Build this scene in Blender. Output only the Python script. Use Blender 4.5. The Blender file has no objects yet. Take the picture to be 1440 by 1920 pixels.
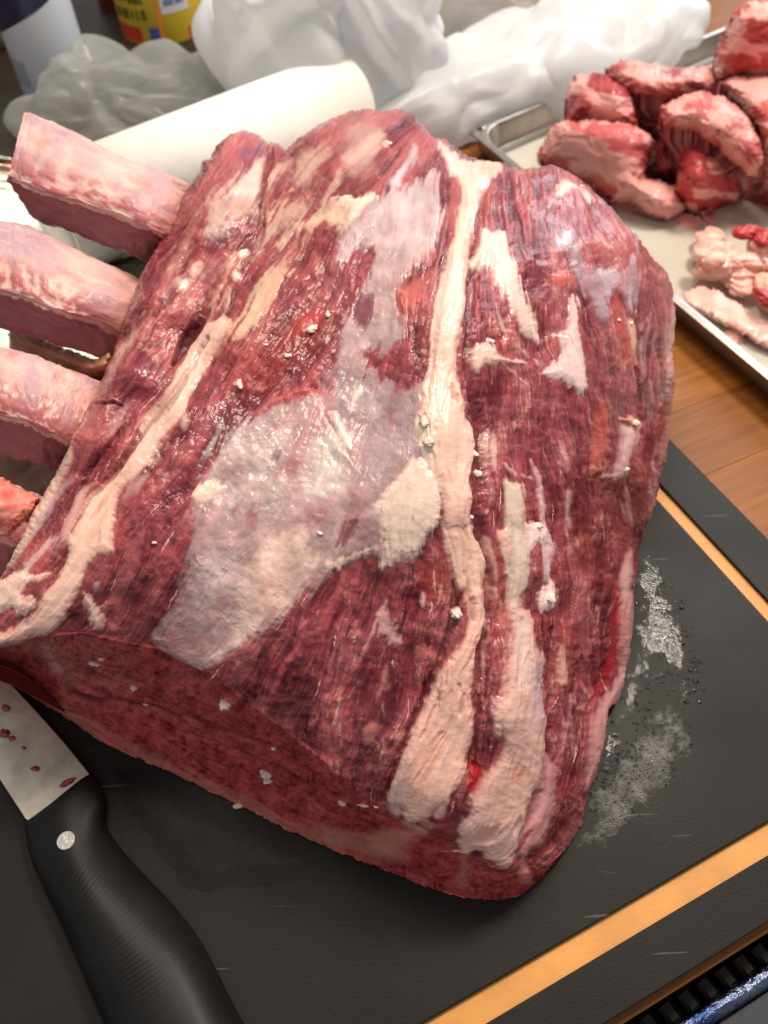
import bpy, bmesh, math, random
import numpy as np
from mathutils import Vector, Matrix
random.seed(4)
scene = bpy.context.scene
COL = scene.collection

# ---------------------------------------------------------------- camera, world, lamps, exposure
CAM_H, FPX, PITCH, ROLL = .45, 1443.0, math.radians(52.0), math.radians(-2.5)
_F = np.array([0, math.cos(PITCH), -math.sin(PITCH)]); _U0 = np.array([0, math.sin(PITCH), math.cos(PITCH)]); _R0 = np.array([1., 0, 0])
_R = math.cos(ROLL)*_R0+math.sin(ROLL)*_U0; _U = -math.sin(ROLL)*_R0+math.cos(ROLL)*_U0
cam_d = bpy.data.cameras.new('camera'); cam = bpy.data.objects.new('camera', cam_d); COL.objects.link(cam)
cam.matrix_world = Matrix(((_R[0], _U[0], -_F[0], 0), (_R[1], _U[1], -_F[1], 0), (_R[2], _U[2], -_F[2], CAM_H), (0, 0, 0, 1)))
cam_d.sensor_fit = 'VERTICAL'; cam_d.sensor_height = 36; cam_d.lens = 36*FPX/1920
cam_d.clip_start = .02; cam_d.clip_end = 50
cam_d.dof.use_dof = True; cam_d.dof.focus_distance = .385; cam_d.dof.aperture_fstop = 8.5
scene.camera = cam

world = bpy.data.worlds.new("World"); scene.world = world; world.use_nodes = True
bg = world.node_tree.nodes['Background']; bg.inputs[0].default_value = (.95, .93, .92, 1); bg.inputs[1].default_value = .36

def area(name, loc, target, size, power, color, sy=None):
    l = bpy.data.lights.new(name, 'AREA'); l.energy = power; l.color = color; l.size = size
    if sy: l.shape = 'RECTANGLE'; l.size_y = sy
    o = bpy.data.objects.new(name, l); COL.objects.link(o); o.location = loc
    o.rotation_euler = (Vector(target)-Vector(loc)).to_track_quat('-Z', 'Y').to_euler()
    return o
area('ceiling_lamp', (-.25, 1.0, 1.75), (0, .4, 0), .55, 15, (1.0, .86, .72))
area('ceiling_lamp', (.66, .96, 1.5), (0, .35, 0), .38, 22, (1.0, .88, .76))
area('kitchen_window', (1.5, 2.3, 1.1), (.1, .4, .05), 1.0, 18, (.90, .94, 1.0), 1.6)
scene.view_settings.view_transform = 'Standard'; scene.view_settings.look = 'None'
scene.view_settings.gamma = 1; scene.view_settings.exposure = 0.12
scene.cycles.use_denoising = True
scene.cycles.max_bounces = 6; scene.cycles.transparent_max_bounces = 8
scene.cycles.sample_clamp_indirect = 6

def P(px, py, z):
    """point at height z seen at layout position (px, py); works on arrays"""
    a = (px-720.0)/FPX; b = -(py-960.0)/FPX
    dx = a*_R[0]+b*_U[0]+_F[0]; dy = a*_R[1]+b*_U[1]+_F[1]; dz = a*_R[2]+b*_U[2]+_F[2]
    t = (z-CAM_H)/dz
    return np.stack([dx*t, dy*t, CAM_H+dz*t+0*px], -1)
# ---------------------------------------------------------------- colour / relief maps of the roast
# (plain numpy: the same 2-D lay-out of muscles, fat and silverskin is sampled by the mesh vertices)
KM = 1.5                      # layout units per map cell
MX0, MY0 = -120.0, 150.0      # origin of the map
MW, MH = int(1480/KM), int(1620/KM)

def srgb(r, g, b, k=1.0):
    v = np.array([r, g, b], np.float32)/255.0
    return np.where(v <= .04045, v/12.92, ((v+.055)/1.055)**2.4)*k

def _grad(ix, iy, seed):
    h = (ix*374761393 + iy*668265263 + seed*1442695041) & 0xffffffff
    h = ((h ^ (h >> 13))*1274126177) & 0xffffffff
    h = h ^ (h >> 16)
    a = (h & 0xffff).astype(np.float32)*(2*math.pi/65536.0)
    return np.cos(a), np.sin(a)

def perlin(x, y, seed=0):
    x0 = np.floor(x); y0 = np.floor(y)
    fx = (x-x0).astype(np.float32); fy = (y-y0).astype(np.float32)
    ix = x0.astype(np.int64); iy = y0.astype(np.int64)
    u = fx*fx*fx*(fx*(fx*6-15)+10); v = fy*fy*fy*(fy*(fy*6-15)+10)
    def d(ox, oy):
        gx, gy = _grad(ix+ox, iy+oy, seed)
        return gx*(fx-ox)+gy*(fy-oy)
    a = d(0, 0); b = d(1, 0); c = d(0, 1); e = d(1, 1)
    return (a+(b-a)*u + ((c+(e-c)*u)-(a+(b-a)*u))*v)*1.5

def fbm(x, y, s, octv=3, seed=0, gain=.5):
    o = 0; amp = 1.0; t = 0
    for k in range(octv):
        o = o+amp*perlin(x/s, y/s, seed+k*17); t += amp; amp *= gain; s *= .5
    return o/t

def sstep(a, b, x):
    t = np.clip((x-a)/(b-a), 0, 1)
    return t*t*(3-2*t)

def sdf(poly, X, Y):
    """signed distance to a closed polygon, negative inside"""
    P = np.asarray(poly, np.float32); Q = np.roll(P, -1, 0)
    d = np.full(X.shape, 1e9, np.float32); ins = np.zeros(X.shape, bool)
    for (ax, ay), (bx, by) in zip(P, Q):
        ex, ey = bx-ax, by-ay; wx = X-ax; wy = Y-ay
        t = np.clip((wx*ex+wy*ey)/max(ex*ex+ey*ey, 1e-6), 0, 1)
        d = np.minimum(d, (wx-ex*t)**2+(wy-ey*t)**2)
        if ay != by:
            c = ((ay > Y) != (by > Y)) & (X < (bx-ax)*(Y-ay)/(by-ay)+ax)
            ins ^= c
    d = np.sqrt(d)
    return np.where(ins, -d, d)

def chaikin(P_, n=2):
    P_ = np.asarray(P_, np.float32)
    for _ in range(n):
        Q = np.roll(P_, -1, 0); P_ = np.stack([P_*.75+Q*.25, P_*.25+Q*.75], 1).reshape(-1, 2)
    return P_

def line_d(pts, w, X, Y):
    P = np.asarray(pts, np.float32); d = np.full(X.shape, 1e9, np.float32)
    n = len(P)-1
    for i in range(n):
        (ax, ay), (bx, by) = P[i], P[i+1]
        ex, ey = bx-ax, by-ay; wx = X-ax; wy = Y-ay
        t = np.clip((wx*ex+wy*ey)/max(ex*ex+ey*ey, 1e-6), 0, 1)
        s = (i+t)/n
        ww = w*(1-.55*np.abs(2*s-1)**2)/2
        d = np.minimum(d, np.sqrt((wx-ex*t)**2+(wy-ey*t)**2)-ww)
    return d

def bil(A, gx, gy):
    """bilinear lookup, gx gy in cells"""
    h, w = A.shape[:2]
    gx = np.clip(gx, 0, w-1.001); gy = np.clip(gy, 0, h-1.001)
    ix = gx.astype(np.int32); iy = gy.astype(np.int32)
    fx = (gx-ix).astype(np.float32); fy = (gy-iy).astype(np.float32)
    if A.ndim == 3: fx = fx[..., None]; fy = fy[..., None]
    return (A[iy, ix]*(1-fx)+A[iy, ix+1]*fx)*(1-fy)+(A[iy+1, ix]*(1-fx)+A[iy+1, ix+1]*fx)*fy

def near(A, gx, gy):
    h, w = A.shape[:2]
    return A[np.clip(gy+.5, 0, h-1).astype(np.int32), np.clip(gx+.5, 0, w-1).astype(np.int32)]

def lic(noise, dx, dy, L, step=1.0):
    h, w = noise.shape
    gx0, gy0 = np.meshgrid(np.arange(w, dtype=np.float32), np.arange(h, dtype=np.float32))
    acc = noise.copy(); n = 1
    for sgn in (1, -1):
        x = gx0.copy(); y = gy0.copy(); px = dx*sgn; py = dy*sgn
        for k in range(L):
            x += px*step; y += py*step
            wk = .5+.5*math.cos(math.pi*(k+1)/(L+1)); acc += wk*bil(noise, x, y); n += wk
            if k % 3 == 2:
                nx = near(dx, x, y); ny = near(dy, x, y)
                s = np.where(nx*px+ny*py < 0, -1, 1)
                px = nx*s; py = ny*s
    acc /= n
    acc -= acc.mean(); acc /= acc.std()+1e-6
    return acc

def blur(a, n=1):
    for _ in range(n):
        a = (np.roll(a, 1, 0)+2*a+np.roll(a, -1, 0))/4
        a = (np.roll(a, 1, 1)+2*a+np.roll(a, -1, 1))/4
    return a

VIEWS = {'A': (300, 450, 2.4), 'B': (780, 300, 2.4), 'C': (300, 180, 2.571), 'D': (600, 1000, 2.4),
         'E': (0, 560, 2.824), 'P': (0, 0, 1.0), 'G': (0, 180, 1.794)}
def V(v, pts):
    ox, oy, s = VIEWS[v]
    return [(ox+x/s, oy+y/s) for x, y in pts]

# fibre direction guides (x, y, dx, dy) in layout units
GUIDES = [(250,850,-.55,.83),(150,1000,-.5,.86),(60,1120,-.6,.8),(330,650,-.55,.83),(450,750,-.55,.83),(420,450,-.5,.86),
 (550,500,-.6,.8),(600,300,-.7,.7),(700,250,-.75,.6),(480,330,-.5,.86),(300,1050,-.5,.86),(230,1100,-.5,.86),(500,1000,-.6,.8),(500,1250,-.5,.86),
 (700,900,-.35,.93),(650,650,-.6,.8),(780,600,-.2,1),(850,400,-.08,1),(850,700,-.12,1),(850,900,.05,1),(865,1080,.1,1),(860,1200,-.2,1),(800,1400,-.4,.92),
 (650,1300,-.3,.95),(740,1150,-.25,.97),(700,1420,-.3,.95),(950,400,.03,1),(930,550,.12,1),(1000,500,.2,1),(1060,650,.2,1),(920,950,.1,1),(960,1200,.03,1),
 (1000,900,.15,1),(1080,850,.15,1),(1080,1000,.05,1),(1200,700,.03,1),(1235,800,-.05,1),(1150,450,.5,.86),(1180,560,.1,1),(1240,560,.2,1),(1130,1200,-.05,1),(1170,1200,-.1,1),
 (1050,1450,-.2,1),(950,1450,-.15,1),(1000,1560,-.5,.86),(300,1300,.85,.45),(100,1260,.85,.4),(450,1430,.85,.5),(600,1520,.88,.42),(750,1600,.92,.35),(900,1655,1,.1),
 (1000,1640,.8,-.6),(1090,1350,-.15,1),(740,450,-.25,.97),(700,560,-.1,1)]

def direction_field():
    w, h = 100, 110
    gx, gy = np.meshgrid(np.linspace(MX0, MX0+MW*KM, w), np.linspace(MY0, MY0+MH*KM, h))
    c = np.zeros_like(gx); s = np.zeros_like(gx)
    for x, y, dx, dy in GUIDES:
        a = 2*math.atan2(dy, dx); wt = 1.0/(((gx-x)**2+(gy-y)**2)+500.0)**1.6
        c += wt*math.cos(a); s += wt*math.sin(a)
    ang = np.stack([c/np.hypot(c, s), s/np.hypot(c, s)], -1).astype(np.float32)
    yy, xx = np.meshgrid(np.arange(MH)*(h-1)/(MH-1), np.arange(MW)*(w-1)/(MW-1), indexing='ij')
    A = bil(ang, xx, yy)
    th = np.arctan2(A[..., 1], A[..., 0])*.5
    X = MX0+np.arange(MW)*KM; Y = MY0+np.arange(MH)*KM
    X, Y = np.meshgrid(X, Y)
    th = th+.40*fbm(X, Y, 90, 2, 5)+.34*fbm(X, Y, 34, 2, 9)
    return np.cos(th).astype(np.float32), np.sin(th).astype(np.float32)

CREAM = srgb(250, 220, 200); PINKFAT = srgb(240, 196, 182); WHITEFAT = srgb(240, 224, 212); FILM = srgb(205, 180, 182)
GREYFILM = srgb(182, 160, 166); BLUEFILM = srgb(190, 178, 196); PEACH = srgb(240, 178, 155)
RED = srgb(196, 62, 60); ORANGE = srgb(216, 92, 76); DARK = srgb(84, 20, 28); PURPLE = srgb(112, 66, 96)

# id, view, poly or stroke, width(None=poly), colour, opacity, height mm, ragged px, soft px, lump
SEAM, SIDE, SILV, PATCH, TEND, STREAK, FRONT = 1, 2, 3, 4, 5, 6, 7
LAYERS = [
 # --- films first
 (0,'C',[(880,150),(960,100),(1060,120),(1060,180),(1030,260),(1050,330),(960,420),(900,350),(860,290),(890,220)],None,srgb(190,150,142),.7,.3,7,10,.3),
 (0,'C',[(870,300),(1000,200),(1070,170),(1080,230),(980,300),(900,330)],None,PINKFAT,.5,.5,7,8,.3),
 (PATCH,'C',[(270,460),(320,440),(400,350),(480,310),(520,285),(490,400),(500,500),(470,580),(400,600),(340,600),(300,650),(230,680),(200,660),(240,600),(220,520)],None,PINKFAT,.85,1.0,7,7,.6),
 (0,'C',[(230,640),(330,600),(380,560),(330,680),(230,720)],None,FILM,.7,.3,5,8,.2),
 (0,'C',[(370,260),(430,240),(500,220),(480,290),(420,320),(370,320)],None,PURPLE,.8,-.2,4,8,0),
 (0,'C',[(240,700),(350,640),(380,650),(330,740),(230,790),(190,760)],None,srgb(120,45,60),.8,-.4,5,6,0),
 (STREAK,'C',[(560,800),(620,760),(625,830),(560,950),(470,1060),(430,1120),(370,1180),(300,1190),(400,1040),(440,930),(500,860)],None,srgb(226,184,150),.85,.6,8,4,.3),
 (STREAK,'C',[(700,280),(860,200),(830,260),(760,380),(700,460),(650,430),(660,340)],None,srgb(214,180,160),.8,.5,7,7,.3),
 (STREAK,'C',[(540,560),(640,500),(720,470),(690,570),(580,640),(500,720),(440,820),(470,720)],None,srgb(212,172,152),.75,.6,10,6,.3),
 (STREAK,'C',[(700,660),(640,700),(560,860),(480,960),(560,960),(640,860),(660,760),(760,640)],None,srgb(205,150,132),.6,.4,10,7,.3),
 (STREAK,'C',[(880,330),(840,400),(760,500),(690,600),(650,660),(700,640),(800,500),(880,400)],None,srgb(216,172,156),.75,.4,8,6,.2),
 (STREAK,'C',[(540,330),(600,300),(620,330),(560,420),(520,500),(530,580),(500,600),(490,500),(500,400)],None,srgb(222,170,150),.85,.8,6,4,.6),
 (STREAK,'C',[(170,560),(210,520),(190,620),(120,760),(60,880),(20,960),(0,960),(60,800),(120,660)],None,srgb(216,150,138),.6,.5,7,6,.3),
 (STREAK,'C',[(340,720),(380,700),(350,820),(340,900),(310,1010),(250,1090),(200,1180),(170,1180),(250,1040),(290,930),(310,840)],None,srgb(230,180,155),.85,1.0,7,4,.5),
 (STREAK,'C',[(330,900),(280,880),(220,1000),(200,1080),(250,1000),(320,940)],None,srgb(222,170,150),.6,.5,9,4,.4),
 (0,'C',[(370,680),(470,650),(440,720),(400,770),(360,740)],None,DARK,.8,-2.0,4,6,0),
 (PATCH,'C',[(370,750),(410,725),(435,750),(410,790),(375,785)],None,CREAM,1,1.4,3,2,.6),
 (PATCH,'C',[(345,850),(370,840),(400,870),(380,900),(350,890)],None,CREAM,1,1.4,3,2,.6),
 (PATCH,'C',[(150,800),(200,785),(215,820),(190,870),(150,900),(130,860)],None,PINKFAT,.9,1.2,3,5,.4),
 (PATCH,'C',[(80,890),(130,870),(150,910),(110,950),(80,930)],None,WHITEFAT,.9,1.2,3,4,.4),
 (0,'C',[(200,860),(260,800),(330,740),(310,800),(240,870),(190,900)],None,BLUEFILM,.7,.2,5,6,.1),
 # top-left of the roast, dark gap between the two lobes and grooves, shade painted in
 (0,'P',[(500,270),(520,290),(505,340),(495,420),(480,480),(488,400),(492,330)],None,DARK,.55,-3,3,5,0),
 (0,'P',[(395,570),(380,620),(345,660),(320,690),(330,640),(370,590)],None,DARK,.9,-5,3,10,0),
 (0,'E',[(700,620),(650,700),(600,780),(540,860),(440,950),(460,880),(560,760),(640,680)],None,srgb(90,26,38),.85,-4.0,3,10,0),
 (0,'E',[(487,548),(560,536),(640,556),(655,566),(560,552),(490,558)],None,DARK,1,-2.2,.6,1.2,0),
 # --- left seam & tendon
 (SEAM,'E',[(560,430),(600,250),(640,230),(740,140),(800,40),(830,80),(760,190),(650,300),(600,400),(520,500),(470,560)],None,srgb(222,172,158),.65,.6,7,6,.3),
 (TEND,'E',[(460,590),(440,640),(400,740),(340,830),(300,900),(240,1000),(180,1110),(100,1230),(20,1400),(-60,1500),(-60,1560),(60,1440),(150,1300),(230,1150),(290,1040),(340,930),(380,850),(420,720),(470,620)],None,srgb(222,196,176),1,1.2,1.5,2.5,.1),
 (STREAK,'E',[(180,1180),(260,1080),(330,970),(420,940),(330,1010),(260,1130),(190,1250),(150,1310)],None,srgb(200,165,172),.7,.4,4,6,.1),
 (STREAK,'E',[(300,1250),(310,1290),(240,1380),(160,1430),(110,1440),(180,1340),(250,1270)],None,srgb(226,185,178),.85,.8,6,4,.4),
 (TEND,'E',[(530,950),(480,1000),(440,1060),(410,1160),(370,1240),(340,1290),(330,1240),(370,1150),(390,1080),(430,1000)],None,srgb(218,166,155),.9,.8,3,3,.2),
 (SEAM,'P',[(412,598),(428,592),(438,612),(412,650),(380,700),(350,760),(316,815),(290,850),(262,885),(230,915),(221,940),(222,990),(214,1020),(218,1036),(178,1040),(163,1062),(155,1090),(148,1115),(134,1134),(118,1162),(104,1184),(53,1194),(32,1208),(-60,1226),(-60,1195),(0,1187),(42,1170),(64,1148),(78,1127),(96,1102),(117,1070),(131,1034),(124,1017),(135,1003),(149,974),(156,942),(177,918),(212,889),(244,854),(258,822),(269,780),(300,751),(330,700),(362,640),(386,610)],None,srgb(242,196,176),1,2.0,3.5,2,.6),
 (0,'P',[(160,985),(176,960),(205,925),(225,905),(210,935),(180,975)],None,srgb(200,130,110),.5,-.5,3,3,0),
 (SEAM,'E',[(440,1540),(480,1580),(520,1650),(555,1670),(555,1740),(520,1770),(470,1730),(470,1650),(430,1590)],None,PINKFAT,.95,1.4,4,2,.7),
 (0,'E',[(500,1500),(550,1490),(520,1540),(490,1550)],None,PINKFAT,.8,.8,2,3,.4),
 (TEND,'E',[(-100,1500),(0,1480),(120,1440),(220,1450),(275,1453),(200,1500),(110,1560),(190,1585),(180,1630),(90,1700),(60,1640),(0,1660),(-100,1720)],None,srgb(244,205,190),1,1.8,4,2,.9),
 (STREAK,'E',[(640,1080),(650,1010),(720,960),(790,920),(800,950),(720,1050)],None,srgb(196,150,152),.75,.3,3,5,.1),
 (STREAK,'E',[(800,850),(847,830),(847,860),(790,880)],None,srgb(205,160,155),.7,.3,3,5,.1),
 (0,'E',[(560,300),(590,280),(605,330),(580,390),(550,380)],None,RED,.95,1.0,2,3,.3),
 (STREAK,'E',[(760,520),(700,600),(640,640),(600,740),(560,770),(600,660),(680,560)],None,srgb(206,150,152),.65,.5,8,5,.3),
 (STREAK,'A',[(460,350),(520,300),(560,230),(600,120),(640,40),(560,120),(480,200),(400,300),(330,380),(280,470),(330,450),(400,400)],None,srgb(222,180,146),.72,.5,10,4,.3),
 (STREAK,'A',[(60,720),(140,700),(110,800),(60,830),(0,900),(20,800)],None,srgb(232,190,170),.85,.7,5,4,.4),
 (STREAK,'A',[(90,780),(130,760),(120,830),(90,850)],None,PINKFAT,.8,.6,3,4,.3),
 # --- silverskin
 (SILV,'C',[(880,640),(930,590),(960,500),(1060,480),(1130,460),(1200,440),(1330,350),(1320,420),(1370,560),(1360,620),(1290,740),(1200,820),(1140,900),(1140,1000),(1190,1100),(1150,1220),(860,1220),(880,1060),(960,960),(1000,860),(1040,780),(1040,730),(960,740),(880,820),(790,835),(860,770),(870,700)],None,srgb(214,190,190),.92,.8,8,4,.15),
 (SILV,'C',[(1090,440),(1130,370),(1200,290),(1220,200),(1240,240),(1240,310),(1170,380),(1170,430),(1190,470)],None,srgb(214,196,202),.9,.6,5,3,.3),
 (SILV,'C',[(780,540),(820,490),(880,470),(960,500),(980,540),(920,600),(880,640),(840,640),(760,620),(700,660),(640,660),(560,760),(600,650),(700,590)],None,srgb(228,192,165),.88,1.0,6,3,.5),
 (PATCH,'C',[(820,490),(870,470),(950,490),(1070,480),(1040,510),(980,530),(960,600),(900,610),(930,550),(900,520),(830,520)],None,srgb(238,206,188),1,1.8,4,2,.9),
 (SILV,'A',[(975,0),(1220,0),(1200,60),(1140,130),(1070,200),(1060,290),(1090,380),(1060,460),(1040,550),(990,520),(960,460),(920,490),(930,570),(1010,620),(1100,680),(1220,620),(1225,700),(1220,860),(1240,950),(1260,1040),(1270,1100),(1260,1300),(1180,1390),(1120,1450),(1010,1500),(980,1420),(870,1440),(760,1500),(680,1560),(640,1620),(540,1700),(430,1790),(330,1860),(240,1925),(150,1915),(80,1875),(0,1820),(-25,1790),(60,1640),(120,1500),(140,1330),(160,1200),(140,1150),(200,1050),(270,920),(330,820),(430,790),(520,740),(620,710),(700,690),(780,660),(790,560),(800,440),(840,330),(880,260),(950,150),(975,60)],None,srgb(204,170,168),.88,.9,6,4,.15),
 (SILV,'A',[(140,1180),(260,1180),(230,1350),(200,1500),(150,1700),(60,1780),(0,1790),(60,1640),(120,1480)],None,srgb(160,120,130),.5,0,10,18,0),
 (SILV,'A',[(700,560),(900,600),(1000,640),(1180,720),(1180,900),(1100,1030),(980,1160),(900,1080),(860,900),(800,760)],None,srgb(186,162,166),.6,0,8,20,0),
 (SILV,'A',[(300,850),(430,820),(640,860),(560,1000),(620,1180),(500,1260),(330,1200),(200,1100),(220,1000)],None,srgb(218,200,190),.6,.7,16,10,.45),
 (SILV,'A',[(640,960),(720,860),(800,860),(860,960),(875,1080),(830,1150),(720,1190),(650,1160),(590,1080)],None,srgb(224,206,194),.8,.6,5,9,.2),
 (SILV,'A',[(520,840),(620,800),(600,870),(560,890),(500,880)],None,PINKFAT,.8,.6,4,6,.3),
 (SILV,'A',[(430,1380),(560,1290),(660,1280),(690,1400),(720,1480),(680,1560),(560,1680),(440,1790),(340,1860),(240,1915),(180,1880),(260,1840),(340,1750),(330,1600),(380,1480)],None,srgb(240,206,190),.90,.8,6,9,.15),
 (SILV,'A',[(180,1330),(300,1350),(420,1460),(340,1600),(220,1700),(120,1700),(160,1500)],None,srgb(208,186,184),.6,.5,8,16,.15),
 (0,'A',[(830,1270),(895,1250),(890,1320),(840,1370),(785,1395),(810,1320)],None,srgb(140,66,78),.9,-.5,3,3,0),
 (0,'A',[(860,300),(910,240),(965,250),(965,330),(930,405),(885,380)],None,srgb(138,70,84),.95,-.6,4,3,0),
 (0,'A',[(500,960),(555,948),(545,985),(515,1010)],None,srgb(110,50,60),.8,-.5,2,3,0),
 (0,'A',[(310,1235),(345,1195),(360,1190),(330,1235)],None,srgb(120,50,60),.7,-.4,2,2,0),
 (PATCH,'A',[(150,1130),(190,1085),(260,1080),(330,1100),(290,1160),(200,1180),(135,1160)],None,srgb(232,204,186),1,1.6,4,2,.4),
 (PATCH,'A',[(1110,1020),(1170,970),(1230,1040),(1275,1120),(1265,1230),(1255,1300),(1200,1340),(1150,1420),(1090,1420),(1020,1505),(980,1470),(1000,1340),(985,1240),(960,1200),(1020,1120)],None,srgb(244,216,198),1,2.2,5,2,.9),
 (PATCH,'A',[(720,1480),(760,1500),(870,1440),(980,1400),(990,1360),(900,1390),(800,1440),(730,1410)],None,srgb(240,208,190),.95,1.2,5,3,.6),
 (0,'A',[(400,785),(480,725),(600,668),(700,668),(790,690),(770,712),(700,700),(600,712),(500,750),(430,805)],None,srgb(206,84,78),.8,1.1,4,3,.5),
 (PATCH,'A',[(900,650),(920,690),(890,740),(850,800),(850,740),(870,690)],None,WHITEFAT,.95,1.5,6,2,.6),
 (PATCH,'A',[(780,770),(800,780),(860,890),(870,960),(840,950),(800,870)],None,srgb(244,230,214),1,1.8,2,1.5,.3),
 (TEND,'A',[(690,700),(740,800),(790,890),(830,970),(900,1050)],12,srgb(240,226,214),1,1.3,1.5,1.2,.2),
 (0,'A',[(640,830),(700,920),(760,1010)],7,srgb(226,170,160),.7,.5,2,1.5,.2),
 # right muscle wedge of the centre
 (0,'A',[(1150,180),(1200,160),(1190,250),(1150,330),(1090,330),(1080,260)],None,srgb(214,110,98),.55,.8,7,4,.8),
 (0,'A',[(1190,60),(1240,30),(1250,60),(1210,110),(1180,110)],None,srgb(206,110,110),.6,.8,3,3,.3),
 # --- grooves either side of the central seam, dark strokes paint in their shade
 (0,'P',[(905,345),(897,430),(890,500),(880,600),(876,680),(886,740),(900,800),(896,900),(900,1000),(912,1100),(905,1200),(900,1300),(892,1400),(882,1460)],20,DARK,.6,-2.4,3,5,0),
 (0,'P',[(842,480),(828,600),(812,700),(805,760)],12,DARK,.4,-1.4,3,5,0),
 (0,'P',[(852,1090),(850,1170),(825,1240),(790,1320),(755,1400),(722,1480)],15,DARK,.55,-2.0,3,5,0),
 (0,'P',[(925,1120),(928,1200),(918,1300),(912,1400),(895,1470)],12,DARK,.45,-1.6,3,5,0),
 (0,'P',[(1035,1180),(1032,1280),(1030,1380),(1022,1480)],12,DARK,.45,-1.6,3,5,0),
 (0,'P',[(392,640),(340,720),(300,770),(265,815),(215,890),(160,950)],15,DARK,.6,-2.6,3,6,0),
 # --- central seam
 (SEAM,'B',[(170,290),(160,350),(120,500),(80,700),(60,900),(40,1040),(20,1120),(-5,1150),(0,1230),(30,1290),(55,1370),(90,1450),(120,1550),(110,1650),(130,1750),(170,1860),(185,1930),(225,1930),(250,1840),(250,1700),(245,1560),(240,1400),(272,1330),(265,1250),(212,1150),(218,1060),(180,960),(190,860),(215,700),(220,560),(240,430),(262,310),(290,200),(300,120),(400,40),(385,0),(290,5),(200,0),(90,-95),(110,-30),(160,60),(205,140),(195,250)],None,srgb(246,200,182),1,2.6,3,2,.7),
 (SEAM,'B',[(160,380),(120,520),(90,700),(70,900),(50,1040),(60,1130),(75,980),(100,800),(120,640),(150,480),(175,380)],None,srgb(214,182,172),.75,-.6,2,3,.2),
 (SEAM,'B',[(10,1150),(60,1140),(80,1200),(60,1280),(100,1350),(60,1400),(20,1290),(-10,1210)],None,srgb(250,228,202),1,1.4,5,2,1.4),
 (SEAM,'B',[(280,20),(350,-5),(400,20),(405,60),(330,80),(290,70)],None,srgb(240,180,160),1,.8,4,4,.6),
 (SEAM,'B',[(90,-95),(180,-20),(220,100),(170,80),(120,-20)],None,srgb(232,206,206),.9,.2,3,6,.2),
 (0,'B',[(135,1060),(150,1000),(175,1060),(200,1100),(180,1110)],None,srgb(190,80,70),.6,-1.0,4,3,.2),
 (SEAM,'B',[(215,1150),(235,1170),(270,1250),(250,1255),(215,1200)],None,srgb(244,204,182),1,1.4,3,1.5,.5),
 (SEAM,'B',[(245,1270),(278,1275),(260,1300),(240,1290)],None,srgb(244,214,192),1,1.4,2,1.5,.4),
 (SEAM,'D',[(550,-30),(640,-30),(655,60),(662,250),(620,265),(590,160),(560,60)],None,srgb(240,192,174),1,2.2,2,2,.4),
 (SEAM,'D',[(655,40),(700,30),(750,100),(748,150),(738,180),(735,260),(745,350),(748,420),(700,520),(680,620),(668,720),(692,800),(690,900),(660,1010),(650,1100),(600,1170),(570,1230),(520,1240),(500,1290),(470,1290),(410,1310),(370,1290),(370,1230),(300,1220),(310,1150),(360,1050),(400,900),(460,800),(500,690),(560,570),(620,500),(660,430),(655,330),(648,200),(645,120)],None,srgb(244,192,174),1,3.0,3,2,.7),
 (0,'D',[(648,60),(660,120),(662,250),(690,330),(680,420),(664,300),(650,200)],None,srgb(150,80,70),.7,-1.5,2,2,0),
 (0,'D',[(575,580),(545,700),(480,840),(440,930),(490,850),(560,720),(600,600)],None,srgb(216,140,126),.7,-.9,3,3,0),
 (0,'D',[(620,650),(640,760),(620,860),(632,760)],None,srgb(216,140,126),.6,-.8,3,2,0),
 (SEAM,'D',[(300,1230),(360,1050),(400,930),(440,880),(380,1060),(370,1230),(360,1290)],None,srgb(226,188,180),.8,-.2,3,4,.3),
 (SEAM,'D',[(540,890),(560,930),(500,1060),(440,1110),(430,1060),(500,960)],None,srgb(248,190,150),.55,.2,4,12,.2),
 (PATCH,'D',[(250,1350),(330,1320),(420,1310),(500,1300),(520,1330),(430,1400),(320,1430),(240,1440),(230,1390)],None,srgb(214,146,130),.75,.8,7,7,.6),
 (PATCH,'D',[(510,1230),(560,1200),(575,1260),(530,1290),(500,1280)],None,PINKFAT,.95,1.4,3,2,.5),
 # --- stripes to the right of the seam
 (PATCH,'B',[(330,310),(410,320),(430,400),(450,480),(490,600),(530,720),(560,830),(500,790),(440,700),(390,620),(340,560),(320,480),(240,510),(228,460),(270,400),(290,330)],None,srgb(234,200,188),.97,1.7,5,2,.6),
 (PATCH,'B',[(240,850),(300,805),(350,830),(380,870),(420,897),(470,900),(500,915),(470,925),(430,930),(400,915),(340,920),(300,940),(262,975),(238,900)],None,srgb(238,200,184),1,2.2,4,2,.8),
 (0,'B',[(360,880),(440,960),(490,1010)],10,PINKFAT,.8,.9,4,2,.3),
 (0,'B',[(420,740),(440,830),(500,880),(560,920)],9,PINKFAT,.7,.9,4,2,.3),
 (0,'B',[(360,620),(370,700),(400,790),(390,850)],10,PINKFAT,.6,.7,4,2,.3),
 (0,'B',[(375,790),(392,780),(395,830),(380,850)],None,srgb(190,20,30),.9,-1,1,2,0),
 (PATCH,'B',[(680,620),(710,590),(740,650),(740,780),(748,900),(770,1000),(745,1060),(700,1035),(640,985),(555,972),(610,930),(640,890),(640,820),(600,790),(650,768),(690,770)],None,srgb(232,202,196),.97,2.2,4,2,.5),
 (SILV,'B',[(605,355),(690,292),(715,310),(722,400),(760,460),(840,490),(900,500),(960,490),(985,370),(1000,340),(995,520),(975,690),(945,620),(905,560),(880,600),(862,730),(820,650),(760,580),(700,490),(690,440)],None,srgb(198,178,190),.88,.8,6,4,.3),
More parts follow.
